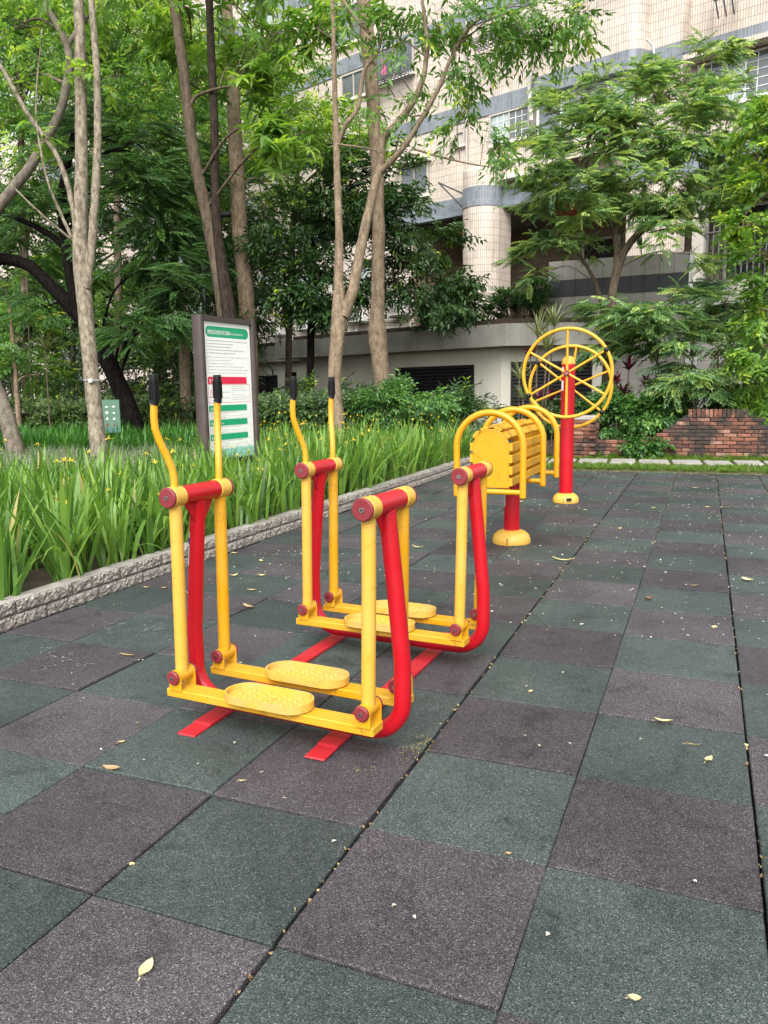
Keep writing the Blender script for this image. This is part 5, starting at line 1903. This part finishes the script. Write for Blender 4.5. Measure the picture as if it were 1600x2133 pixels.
hedge('clipped_hedge', 'clipped low hedge running behind the double stemmed tree and black leaning trunk', at(-40, 850, 16.2), at(420, 850, 15.8), .8, .93, 41, mean=.62)
hedge('clipped_hedge', 'clipped low hedge between the notice board and the stout trunk', at(530, 850, 13.6), at(790, 850, 13.2), .9, .92, 42, 'cover', 'lf_hedge', 1200, 1.0)
foliage('rounded_shrub', 'rounded leafy shrub in front of the black louvres', [(850, 840, 12.7, 75, 38, .5), (800, 850, 12.6, 50, 30, .4), (900, 855, 12.8, 45, 28, .4), (830, 815, 12.8, 40, 22, .35)], 'small', 'lf_cover', 43, 1.3, 560, mean=.6)
foliage('leafy_undergrowth', 'leafy undergrowth at the foot of the dark evergreen', [(590, 822, 14.6, 45, 24, .4), (670, 815, 14.8, 55, 16, .4), (740, 825, 14.6, 50, 14, .4)], 'lance', 'lf_ever', 44, .9, 170)
foliage('leafy_undergrowth', 'strappy undergrowth between the rounded shrub and the concrete block', [(950, 850, 13.4, 50, 26, .4), (1010, 860, 13.2, 40, 22, .4)], 'lance', 'lf_ever', 45, 1.0, 200)
bgs = [('dark shrub with long leaves behind the clipped hedge', [(150, 800, 17, 60, 40), (220, 790, 17, 50, 40)], 'lance', 'lf_ever'),
       ('leafy shrub behind the slim pale stem', [(70, 770, 17.4, 70, 45), (40, 700, 18, 60, 50)], 'broad', 'lf_mid'),
       ('dark shrub filling the gap right of the black leaning trunk', [(350, 760, 16.8, 60, 40), (310, 810, 16.8, 50, 30), (380, 810, 16.6, 45, 30)], 'broad', 'lf_ever'),
       ('airy shrub with small pale leaves under the feathery crown', [(250, 700, 18, 60, 50), (320, 680, 18, 60, 50)], 'lance', 'lf_mid'),
       ('low dark shrub left of the notice board', [(375, 820, 15.4, 40, 26), (350, 850, 15.4, 35, 20)], 'cover', 'lf_ever'),
       ('broad shadowy shrub far behind the hedge', [(130, 660, 20, 90, 60), (20, 760, 20, 70, 60)], 'broad', 'lf_ever'),
       ('leafy shrub below the brown trunk', [(470, 780, 16.5, 60, 50), (430, 720, 17, 60, 50)], 'broad', 'lf_ever')]
for k, (lb, bl, kd, mt) in enumerate(bgs):
    foliage('backdrop_shrub', lb, bl, kd, mt, 50 + k, 1.05, 85, group='shrubs behind the hedge')

# ---- ground cover and climbers behind the low brick wall
foliage('ground_cover', 'glossy trailing ground cover spilling over the low brick wall', [(px, py, D, rx, ry, .35) for px, py, D, rx, ry in ((1284, 872, 13.4, 32, 26), (1335, 872, 13.4, 46, 28), (1290, 845, 13.6, 50, 26), (1360, 850, 13.5, 50, 30), (1268, 846, 13.6, 26, 24), (1400, 840, 13.6, 40, 24), (1340, 926, 12.85, 9, 16), (1385, 860, 13.4, 30, 20))], 'cover', 'lf_cover', 61, 1.15, 460, 'ground cover', ground=.28, mean=.5)
foliage('ground_cover', 'shaded trailing leaves between the brick pillar and the concrete block', [(1150, 880, 13.8, 50, 30, .4), (1200, 850, 14, 50, 26, .4), (1110, 880, 13.9, 40, 30, .4)], 'cover', 'lf_ever', 62, 1.0, 260, 'ground cover', ground=.1)
foliage('broadleaf_shrub', 'bright broadleaf shrub over the sloping end of the brick wall', [(1580, 800, 12.6, 46, 30, .4), (1590, 850, 12.5, 40, 26, .35), (1560, 825, 12.8, 40, 26, .4), (1620, 830, 12.6, 50, 50, .5)], 'broad_big', 'lf_bright', 63, .62, 240, ground=.28, mean=.4)
foliage('shaded_shrub', 'shaded shrub crowding above the soldier course of the brick wall', [(1480, 830, 13.3, 60, 24, .4), (1430, 820, 13.4, 50, 24, .4), (1540, 835, 13.2, 40, 18, .4)], 'broad', 'lf_ever', 64, .8, 210, ground=.28)
foliage('climbing_shrub', 'leafy climber hanging beside the grey wall at the right', [(1560, 700, 14, 30, 60, .4), (1600, 770, 13.6, 40, 40, .4)], 'broad', 'lf_ever', 65, .9, 100, ground=.28)


# ---- strap leaved plants
def strap(L, W, seg=5, arch=.5, lean=.3):
    """one long curved blade starting at the origin, growing up +z and leaning to +x"""
    V, F = [], []
    x = z = 0.0
    a = lean
    for k in range(seg + 1):
        t = k / seg
        w = W * (0.55 + 1.6 * t * (1 - t) * 1.1) * (1 - t ** 4) * .5
        V += [(x, w, z), (x, -w, z)]
        x += L / seg * math.sin(a)
        z += L / seg * math.cos(a)
        a += arch / seg * (1 + t)
    for k in range(seg):
        F.append((2 * k, 2 * k + 1, 2 * k + 3))
        F.append((2 * k, 2 * k + 3, 2 * k + 2))
    return np.array(V), np.array(F)


def rosette(g, n, L, W, lean=(.1, 1.3), arch=(.2, .9), seg=4):
    parts = []
    for k in range(n):
        v, f = strap(L * g.uniform(.7, 1.1), W * g.uniform(.8, 1.15), seg, g.uniform(*arch), g.uniform(*lean))
        parts.append((v @ rotm(g.uniform(0, 2 * math.pi)).T, f))
    return join(parts)


def strap_plant(name, label, base, heads, mat, seed, group=None, cat='plant', n=34, L=.45, W=.035, stem=.015):
    g = np.random.default_rng(seed)
    base = np.array(base, float)
    root = empty(name, base)
    tag(root, label, cat, group)
    for h in heads:
        h = np.array(h, float) - base
        q_, r_ = catmull([np.array([h[0] * .2, h[1] * .2, -.03]), np.array([h[0] * .7, h[1] * .6, h[2] * .5]), h], [stem * 1.2, stem, stem * .8], 5)
        MB().tube(q_, r_, 7).build('stem', M['twig'], root, 70)
        v, f = rosette(g, n, L, W)
        t = np.clip(g.normal(.5, .22, len(f) // 8 + 1).repeat(8)[:len(f)], 0, 1)
        o = link('leaf_head', np_mesh('leaf_head', v, f, t), M[mat], root)
        o.location = h
    return root


strap_plant('spiky_dracaena', 'tall spiky dracaena with several striped heads beside the shoulder wheel', at_z(1110, 895, .1) * 0 + np.array([*at(1115, 860, 13.6)[:2], .1]), [at(1120, 700, 13.6), at(1155, 680, 13.6), at(1140, 730, 13.4)], 'lf_drac', 71, n=38, L=.55, W=.03)
strap_plant('spiky_dracaena', 'low striped dracaena in front of the end louvre', np.array([*at(1080, 870, 13.0)[:2], .1]), [at(1082, 790, 13.0), at(1090, 832, 12.9)], 'lf_drac', 72, n=34, L=.42, W=.03)
strap_plant('spiky_dracaena', 'green dracaena head on the granite wall top', np.array([*at(1340, 560, 16.7)[:2], 3.8]), [at(1335, 520, 16.7)], 'lf_palm', 73, n=26, L=.4, W=.04)
strap_plant('spiky_dracaena', 'green dracaena beside the white corner trim', np.array([*at(1448, 680, 15.6)[:2], .28]), [at(1448, 615, 15.6)], 'lf_palm', 74, n=26, L=.45, W=.04)
strap_plant('spiky_dracaena', 'pale spiky dracaena standing under the black leaning tree', np.array([*at(95, 800, 15.2)[:2], BED_Z]), [at(95, 730, 15.2)], 'lf_drac', 75, n=40, L=.5, W=.03)
strap_plant('spiky_dracaena', 'pale spiky dracaena hanging high behind the black branch', np.array([*at(56, 800, 17)[:2], BED_Z]), [at(56, 575, 17)], 'lf_drac', 76, n=40, L=.55, W=.03)
cords = [(1105, 742, 13.2, .22), (1120, 830, 12.9, .26), (1300, 820, 13.5, .3), (1285, 800, 13.5, .26), (1425, 785, 13.2, .26), (1310, 770, 13.6, .3), (1150, 835, 13.3, .26), (1345, 805, 13.6, .24)]
clab = ['wine red cordyline below the dracaena heads', 'wine red cordyline in front of the end louvre', 'wine red cordyline over the trailing ground cover', 'tall wine red cordyline beside the curved trunk', 'wine red cordyline peeping above the brick hump',
        'wine red cordyline under the arching feathery shrub', 'wine red cordyline behind the red post', 'small wine red cordyline among the shrub stems']
for k, (px, py, D, L) in enumerate(cords):
    h = at(px, py, D)
    strap_plant('cordyline', clab[k], np.array([h[0], h[1], .2]), [h], 'lf_cord', 80 + k, 'red cordylines in the planting', n=16, L=L, W=.06, stem=.012)

# palms on top of the podium
ph = random.Random(9)
plab = ['fan palm clump on the podium roof beside the round column', 'fan palm clump on the podium roof near the granite wall', 'low fan palm clump on the podium roof edge above the louvres', 'small fan palm clump on the podium roof behind the stout trunk', 'fan palm clump in the corner between podium and granite wall']
for k, (px, py, D, n, wd) in enumerate(((1000, 660, 16.8, 16, 50), (1085, 650, 16.6, 18, 50), (940, 668, 17.0, 14, 40), (890, 672, 17.4, 12, 30), (1120, 625, 16.8, 12, 24))):
    g = np.random.default_rng(300 + k)
    b0 = at(px, py, D)
    root = empty('fan_palm', (b0[0], b0[1], 2.59))
    tag(root, plab[k], 'palm', 'fan palms on the podium roof')
    st = MB()
    for j in range(int(n * 2.6)):
        h = at(px + g.uniform(-wd, wd), py + g.uniform(-36, 24), D + g.uniform(-.4, .4)) - np.array(root.location)
        st.tube([(h[0] * .6, h[1] * .6, -.02), h], [.012, .008], 5, cap=False)
        parts = []
        for q_ in range(9):
            v, f = strap(.46 * g.uniform(.8, 1.1), .05, 3, 1.1, .9)
            parts.append((v @ rotm(-1.9 + 3.8 * q_ / 8 + g.uniform(-.1, .1)).T, f))
        v, f = join(parts)
        v = v @ rotm(g.uniform(0, 6.28), g.uniform(-.3, .3), 0).T
        t = np.clip(g.normal(.45, .2, 9).repeat(6), 0, 1)
        link('frond', np_mesh('frond', v, f, t), M['lf_palm'], root).location = h
    st.build('stem', M['twig'], root)

# ---- walking irises: single clumps, then the far ones as one mass
def blade_tint(g, n, seg):
    t = np.clip(g.normal(.5, .27, n), 0, .92)
    dry = g.random(n) < .05
    t[dry] = 1.0
    return t.repeat(seg * 2)


def iris_clump(g, n=18, H=.62):
    parts = []
    for k in range(n):
        fan = g.uniform(0, 2 * math.pi)
        v, f = strap(H * g.uniform(.6, 1.12), g.uniform(.025, .046), 6, g.choice([.15, .35, .8, 1.7], p=[.36, .30, .22, .12]), g.uniform(.02, .46))
        v = v @ rotm(fan).T
        off = g.normal(0, .05, 2)
        v = v + (off[0], off[1], 0)
        v = v @ rotm(0, 0, g.normal(0, .05)).T
        parts.append((v, f))
    v, f = join(parts)
    return v, f, blade_tint(g, n, 6)


gi = np.random.default_rng(77)
clumps = [iris_clump(gi, 27, .63) for _ in range(9)]
clump_me = []
for k, (v, f, t) in enumerate(clumps):
    me = np_mesh('iris_leaves', v, f, t, True)
    me.materials.append(M['lf_iris'])
    clump_me.append(me)


def flower_mesh(g, H):
    parts, tt_ = [], []
    q_ = [(0, 0, 0), (.02, .01, H * .5), (.05, .02, H)]
    w = .0035
    P = np.array(q_)
    v = np.concatenate([P + (w, 0, 0), P - (w * .5, w, 0), P - (w * .5, -w, 0)])
    f = []
    for a in range(3):
        b_ = (a + 1) % 3
        for k in range(2):
            f += [(a * 3 + k, b_ * 3 + k, b_ * 3 + k + 1), (a * 3 + k, b_ * 3 + k + 1, a * 3 + k + 1)]
    nst = len(f)
    parts.append((v, np.array(f)))
    for k in range(6):
        big = k % 2 == 0
        lv, lf = leaf4(.038 if big else .025, .020 if big else .012, .35 if big else -.5)
        lv = lv @ rotm(k * math.pi / 3 + g.uniform(-.1, .1), .3 if big else .6).T + (.05, .02, H)
        parts.append((lv, lf))
    v, f = join(parts)
    t = np.concatenate([np.full(nst, .5), g.uniform(0, 1, len(f) - nst)])
    me = np_mesh('flower', v, f, t)
    me.materials.append(M['stem'])
    me.materials.append(M['petal'])
    me.polygons.foreach_set('material_index', np.array([0] * nst + [1] * (len(f) - nst), dtype=np.int32))
    return me


fl_me = [flower_mesh(gi, h) for h in (.52, .6, .68, .74)]
pos = []
step = .27
y = .4
while y < 12.4:
    x = -2.64
    row = 0
    xl = .82 - 1.16 * (y + 1.33) - .5
    while x > max(xl, -9.0):
        d = np.array([x, y, .3]) - CAM
        D = d @ _f
        px = 800 + FPX * (d @ _r) / D
        inside = -60 < px < 1010
        lim = 7.7 if px < 430 else 13.0
        if inside and 2.0 < D < lim:
            pos.append((D, x + gi.uniform(-.09, .09), y + gi.uniform(-.1, .1), px))
        x -= step * (1 + .04 * row)
        row += 1
    y += step
pos = [(D, min(x, -2.62), yy, px) for D, x, yy, px in pos]
pos.sort()
far = []
for k, (D, x, yy, px) in enumerate(pos):
    s = gi.uniform(.82, 1.15)
    if k < 298:
        o = link('iris_plant', clump_me[gi.integers(9)], None)
        o.location = (x, yy, BED_Z - .01)
        o.rotation_euler = (gi.uniform(-.06, .06), gi.uniform(-.06, .06), gi.uniform(0, 6.28))
        o.scale = (s, s, s)
        tag(o, 'green sword-leaved iris clump in the bed behind the kerb', 'iris', 'irises along the kerb')
        nf = (gi.random() < (.30 if px < 500 else .55)) + (gi.random() < .08)
        for _ in range(int(nf)):
            c = link('flower', fl_me[gi.integers(4)], None, o)
            c.rotation_euler = (gi.uniform(-.12, .12), gi.uniform(-.12, .12), gi.uniform(0, 6.28))
    else:
        far.append((x, yy, s))


def mass(name, label, items, src, mat, z, zs=1.0):
    """many small plants nobody could count, as one object"""
    Vs, Fs, Ts, o = [], [], [], 0
    g = np.random.default_rng(len(items))
    for (x, yy, s) in items:
        v, f, t = src[g.integers(len(src))]
        a = g.uniform(0, 6.28)
        w = (v * (s, s, s * zs)) @ rotm(a, g.normal(0, .08), g.normal(0, .08)).T + (x, yy, z)
        Vs.append(w)
        Fs.append(f + o)
        Ts.append(t)
        o += len(v)
    me = np_mesh(name, np.concatenate(Vs), np.concatenate(Fs), np.concatenate(Ts), True)
    ob = link(name, me, mat)
    tag(ob, label, None, kind='stuff')
    ob['category'] = 'plants'
    return ob


if far:
    mass('iris_mass', 'far irises merging into one mass toward the hedge', far, clumps, M['lf_iris'], BED_Z - .01)
    farfl = MB()
    for k in range(120):
        x, yy, s = far[gi.integers(len(far))]
        o_ = None
    ff = []
    for k in range(170):
        x, yy, s = far[gi.integers(len(far))]
        ff.append((x + gi.uniform(-.1, .1), yy + gi.uniform(-.1, .1), 1.0))
    srcs = []
    for me in fl_me:
        v = np.zeros(len(me.vertices) * 3, dtype=np.float32)
        me.vertices.foreach_get('co', v)
        fv = np.zeros(len(me.polygons) * 3, dtype=np.int32)
        me.loops.foreach_get('vertex_index', fv)
        keep = np.arange(len(me.polygons)) >= 12
        srcs.append((v.reshape(-1, 3), fv.reshape(-1, 3)[keep], gi.uniform(0, 1, int(keep.sum()))))
    mass('iris_bloom', 'yellow blooms scattered over the far irises', ff, srcs, M['petal'], BED_Z)

# silvery grass patch, irises behind it with shade put into a darker leaf colour
gl = np.random.default_rng(31)


def tuft(g, n, L, W, seg=3):
    v, f = rosette(g, n, L, W, (.1, .9), (.3, 1.2), seg)
    return v, f, np.clip(g.normal(.5, .22, n), 0, 1).repeat(seg * 2)


lily = [tuft(gl, 26, .34, .011) for _ in range(5)]
items = []
for _ in range(2200):
    px, D = gl.uniform(-20, 480), gl.uniform(7.7, 12.6)
    p_ = at(px, 900, D)
    items.append((p_[0], p_[1], gl.uniform(.8, 1.25)))
mass('silvery_grass', 'low silvery green tufted grass around the pale trunks', items, lily, M['lf_lily'], BED_Z)
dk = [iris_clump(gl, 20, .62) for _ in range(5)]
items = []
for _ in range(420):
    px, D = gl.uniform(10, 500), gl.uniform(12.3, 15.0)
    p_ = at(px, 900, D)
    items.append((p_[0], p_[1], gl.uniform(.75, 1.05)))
mass('shaded_irises', 'sword leaves coloured darker for shade in front of the clipped hedge', items, dk, M['lf_iris_d'], BED_Z)

# grass beside the stepping slabs
gt = [tuft(gl, 16, .10, .006, 2) for _ in range(6)]
items = []
for _ in range(2600):
    k = gl.random()
    x = gl.uniform(-2.2, 2.6)
    base_y = 11.05 + (x + 2.4) * .075
    if k < .62:
        yy = gl.uniform(10.16, base_y - .33)
    else:
        yy = gl.uniform(base_y + .34, 12.0)
    items.append((x, yy, gl.uniform(.4, 1.0)))
for _ in range(140):
    x = gl.uniform(-2.2, 2.0)
    items.append((x, 11.05 + (x + 2.4) * .075 + gl.uniform(-.3, .3), gl.uniform(.3, .6)))
for _ in range(160):
    items.append((gl.uniform(-.9, 2.2), gl.uniform(11.9, 12.03), gl.uniform(.8, 1.7)))
mass('lawn_grass', 'short grass around the stepping slabs', items, gt, M['lf_grass'], .0)

# ---- fallen leaves
def fallen(L, W, curl, seed, shape=0):
    g = np.random.default_rng(seed)
    n = 6
    V, F = [], []
    for k in range(n + 1):
        t = k / n
        w = W * math.sin(math.pi * min(1, t * .97 + .03)) ** (.8 if shape == 0 else 1.2) * .5
        z = .006 + curl * (abs(t - .5) * 2) ** 2 * L * .35
        V += [(L * (t - .5), w, z + curl * w * .5), (L * (t - .5), 0, z * .6), (L * (t - .5), -w, z + curl * w * .3 + g.uniform(0, .002))]
    for k in range(n):
        a = k * 3
        F += [(a, a + 1, a + 4), (a, a + 4, a + 3), (a + 1, a + 2, a + 5), (a + 1, a + 5, a + 4)]
    V += [(-L * .5, .002, .004), (-L * .5, -.002, .004), (-L * .78, 0, .003)]
    F += [(len(V) - 3, len(V) - 2, len(V) - 1)]
    return np.array(V), np.array(F)


LV = [((305, 2020), .058, .030, .2, .95, 100, 'pale green yellow leaf lying face up on a purple tile in front of the walkers'),
      ((233, 1603), .075, .035, .3, .35, 10, 'tan curled leaf on the joint beside a green tile'),
      ((1174, 1168), .17, .026, .45, .95, 5, 'long cream curved leaf on the mat beside the massage drum'),
      ((870, 1141), .11, .02, .5, .95, -10, 'cream curved leaf on the mat behind the far walker'),
      ((1557, 1209), .085, .05, .4, 1.0, -30, 'upturned cream leaf on a green tile near the mat edge'),
      ((1351, 1248), .06, .04, .5, .05, 40, 'dark brown crumpled leaf on a green tile'),
      ((1382, 1504), .07, .02, .4, .9, 5, 'pale leaf lying in the joint between two tiles'),
      ((1488, 1308), .045, .035, .2, .95, 80, 'small pale oval leaf on a purple tile'),
      ((1476, 1585), .045, .025, .5, .8, 60, 'small torn yellow leaf on a green tile'),
      ((1442, 1553), .05, .006, .2, .7, 0, 'thin straw like leaf on a green tile'),
      ((1322, 2084), .03, .02, .4, .8, 10, 'small pale leaf scrap on the nearest green tile'),
      ((1446, 1221), .06, .015, .4, .4, 0, 'thin brown leaf on a far purple tile'),
      ((518, 1265), .11, .035, .3, .35, -20, 'tan pointed leaf on the mat behind the walker with the sticker'),
      ((488, 1153), .07, .03, .3, .8, 10, 'yellow tan leaf near the kerb'),
      ((545, 1170), .06, .03, .5, .85, -30, 'pale cupped leaf near the kerb'),
      ((545, 1200), .06, .03, .6, .9, 20, 'pale curled leaf beyond the first walker'),
      ((488, 1200), .06, .03, .5, .9, 60, 'cream curled leaf beyond the first walker'),
      ((525, 1230), .07, .03, .2, .5, 15, 'flat beige leaf on a green tile behind the walkers'),
      ((306, 1225), .06, .02, .3, .4, 5, 'narrow tan leaf beside the kerb'),
      ((341, 1226), .05, .03, .4, .3, 40, 'brown tan leaf tucked behind the walker post'),
      ((265, 1366), .09, .018, .2, .3, 3, 'narrow brown leaf on a purple tile with chalk'),
      ((1290, 1103), .07, .03, .7, .7, 60, 'upright curled leaf on a far purple tile'),
      ((1361, 1059), .05, .03, .5, .9, 20, 'pale leaf on the far part of the mat'),
      ((1474, 1057), .06, .03, .5, .8, 0, 'pale leaf on the far mat beside a long joint'),
      ((1512, 1058), .07, .02, .5, .2, 10, 'brown leaf on the far mat beside a long joint'),
      ((1448, 1017), .07, .03, .4, .8, 0, 'pale leaf near the far grass'),
      ((1220, 1063), .05, .03, .4, .9, 0, 'pale leaf below the shoulder wheel base'),
      ((1086, 1046), .06, .04, .5, .9, 0, 'yellowish leaf behind the massage drum base'),
      ((1087, 1038), .08, .03, .5, .1, 0, 'dark brown leaf behind the massage drum base'),
      ((253, 1548), .03, .015, .4, .6, 40, 'small tan leaf on the joint of a purple tile'),
      ((505, 1629), .03, .008, .2, .9, 20, 'tiny straw on the purple tile before the red strip'),
      ((1105, 1443), .03, .02, .5, .6, 70, 'small orange brown leaf on a green tile'),
      ((1060, 1782), .02, .012, .5, .4, 10, 'tiny brown leaf in a tile joint')]
for k, ((px, py), L, W, curl, tint, rz, lb) in enumerate(LV):
    p_ = at_z(px, py, .004)
    v, f = fallen(L * .88, W * .88, curl, k, k % 2)
    t = np.clip(np.random.default_rng(k).normal(tint, .06, len(f)), 0, 1)
    o = link('fallen_leaf', np_mesh('fallen_leaf', v, f, t, True), M['dry'])
    o.location = (p_[0], p_[1], .0035)
    o.rotation_euler = (0, 0, R_(rz))
    tag(o, lb, 'leaf', 'fallen leaves on the mat')

# litter caught in the open joints, and tiny petals all over the far mat
gj = np.random.default_rng(8)
Vs, Fs, Ts, o0 = [], [], [], 0
for (x, y0, y1, n) in ((-.001, -.2, 6.0, 130), (.503, 3.0, 8.5, 60), (1.003, .5, 9.5, 80), (-.5, .0, 3.0, 10), (1.5, 4, 9.5, 40)):
    for _ in range(n):
        L = gj.uniform(.006, .02)
        v, f = fallen(L, L * gj.uniform(.3, .6), gj.uniform(.3, 1.2), int(gj.integers(999)))
        v = v @ rotm(gj.uniform(0, 6.28), gj.uniform(-.5, .5), gj.uniform(-.8, .8)).T + (x + gj.normal(0, .006), gj.uniform(y0, y1), gj.uniform(-.02, -.006))
        Vs.append(v)
        Fs.append(f + o0)
        Ts.append(np.full(len(f), gj.uniform(.05, .9)))
        o0 += len(v)
lit = link('joint_litter', np_mesh('joint_litter', np.concatenate(Vs), np.concatenate(Fs), np.concatenate(Ts)), M['dry'])
tag(lit, 'dry leaf scraps caught in the open joints of the mat', kind='stuff')
Vs, Fs, Ts, o0 = [], [], [], 0
for k in range(2300):
    y = 10.0 - 7.6 * gj.random() ** 1.5
    x = gj.uniform(-2.3, 1.95)
    if k > 2200:
        y = gj.uniform(-.4, 4)
    L = gj.uniform(.007, .019)
    v, f = leaf2(L, L * gj.uniform(.4, .8), .3, .0)
    v = v @ rotm(gj.uniform(0, 6.28), 0, gj.uniform(-.4, .4)).T + (x, y, .006)
    Vs.append(v)
    Fs.append(f + o0)
    Ts.append(gj.uniform(0, 1, 2))
    o0 += len(v)
pt = link('petal_litter', np_mesh('petal_litter', np.concatenate(Vs), np.concatenate(Fs), np.concatenate(Ts)), M['petal_white'])
tag(pt, 'tiny pale petals strewn over the mat', kind='stuff')

# chalk scribbles on two tiles left of the first walker
def chalk(label, box, seed, n):
    g = np.random.default_rng(seed)
    m = MB()
    for _ in range(n):
        p_ = np.array(at_z(g.uniform(box[0], box[2]), g.uniform(box[1], box[3]), .0)[:2])
        a = g.uniform(0, 6.28)
        pts = [p_]
        for _k in range(g.integers(2, 6)):
            a += g.normal(0, .9)
            pts.append(pts[-1] + np.array([math.cos(a), math.sin(a)]) * g.uniform(.005, .02))
        for i in range(len(pts) - 1):
            if g.random() < .45:
                continue
            d = pts[i + 1] - pts[i]
            nn = np.array([-d[1], d[0]]) / np.linalg.norm(d) * g.uniform(.0008, .0022)
            z = .0062
            V = [(*(pts[i] + nn), z), (*(pts[i] - nn), z), (*(pts[i + 1] - nn), z), (*(pts[i + 1] + nn), z)]
            m.add(V, [(0, 1, 2, 3)])
    c = np.mean(np.array(m.v), axis=0)
    m.v = [(a_ - c[0], b_ - c[1], c_ - .0062) for a_, b_, c_ in m.v]
    o = m.build('chalk_scribble', M['chalk'])
    o.location = (c[0], c[1], .0062)
    tag(o, label, 'chalk drawing', kind='stuff')


chalk('white chalk scribble on the purple tile beside the first walker', (75, 1352, 178, 1400), 1, 30)
chalk('fainter chalk scribble on the green tile behind the first walker', (210, 1292, 345, 1325), 2, 24)


# yellow overspray left on the tiles by repainting the beams
gs = np.random.default_rng(12)
Vs, Fs, o0 = [], [], 0
for (x, y, sx_, sy_, n) in ((-.02, 1.0, .02, .05, 60), (-.16, .79, .06, .02, 16)):
    for _ in range(n):
        L = gs.uniform(.0008, .0026)
        c = np.array([x + gs.normal(0, sx_), y + gs.normal(0, sy_), .0068])
        k = gs.integers(4, 7)
        a0 = gs.uniform(0, 6.28)
        ring = [c + (L * math.cos(a0 + 6.283 * q / k), L * math.sin(a0 + 6.283 * q / k), 0) for q in range(k)]
        Vs += ring
        Fs += [(o0, o0 + q, o0 + q + 1) for q in range(1, k - 1)]
        o0 += k
fk = link('paint_flecks', np_mesh('paint_flecks', np.array(Vs), np.array(Fs)), M['fleck'])
tag(fk, 'yellow paint flecks on the tiles below the walker beams', kind='stuff')
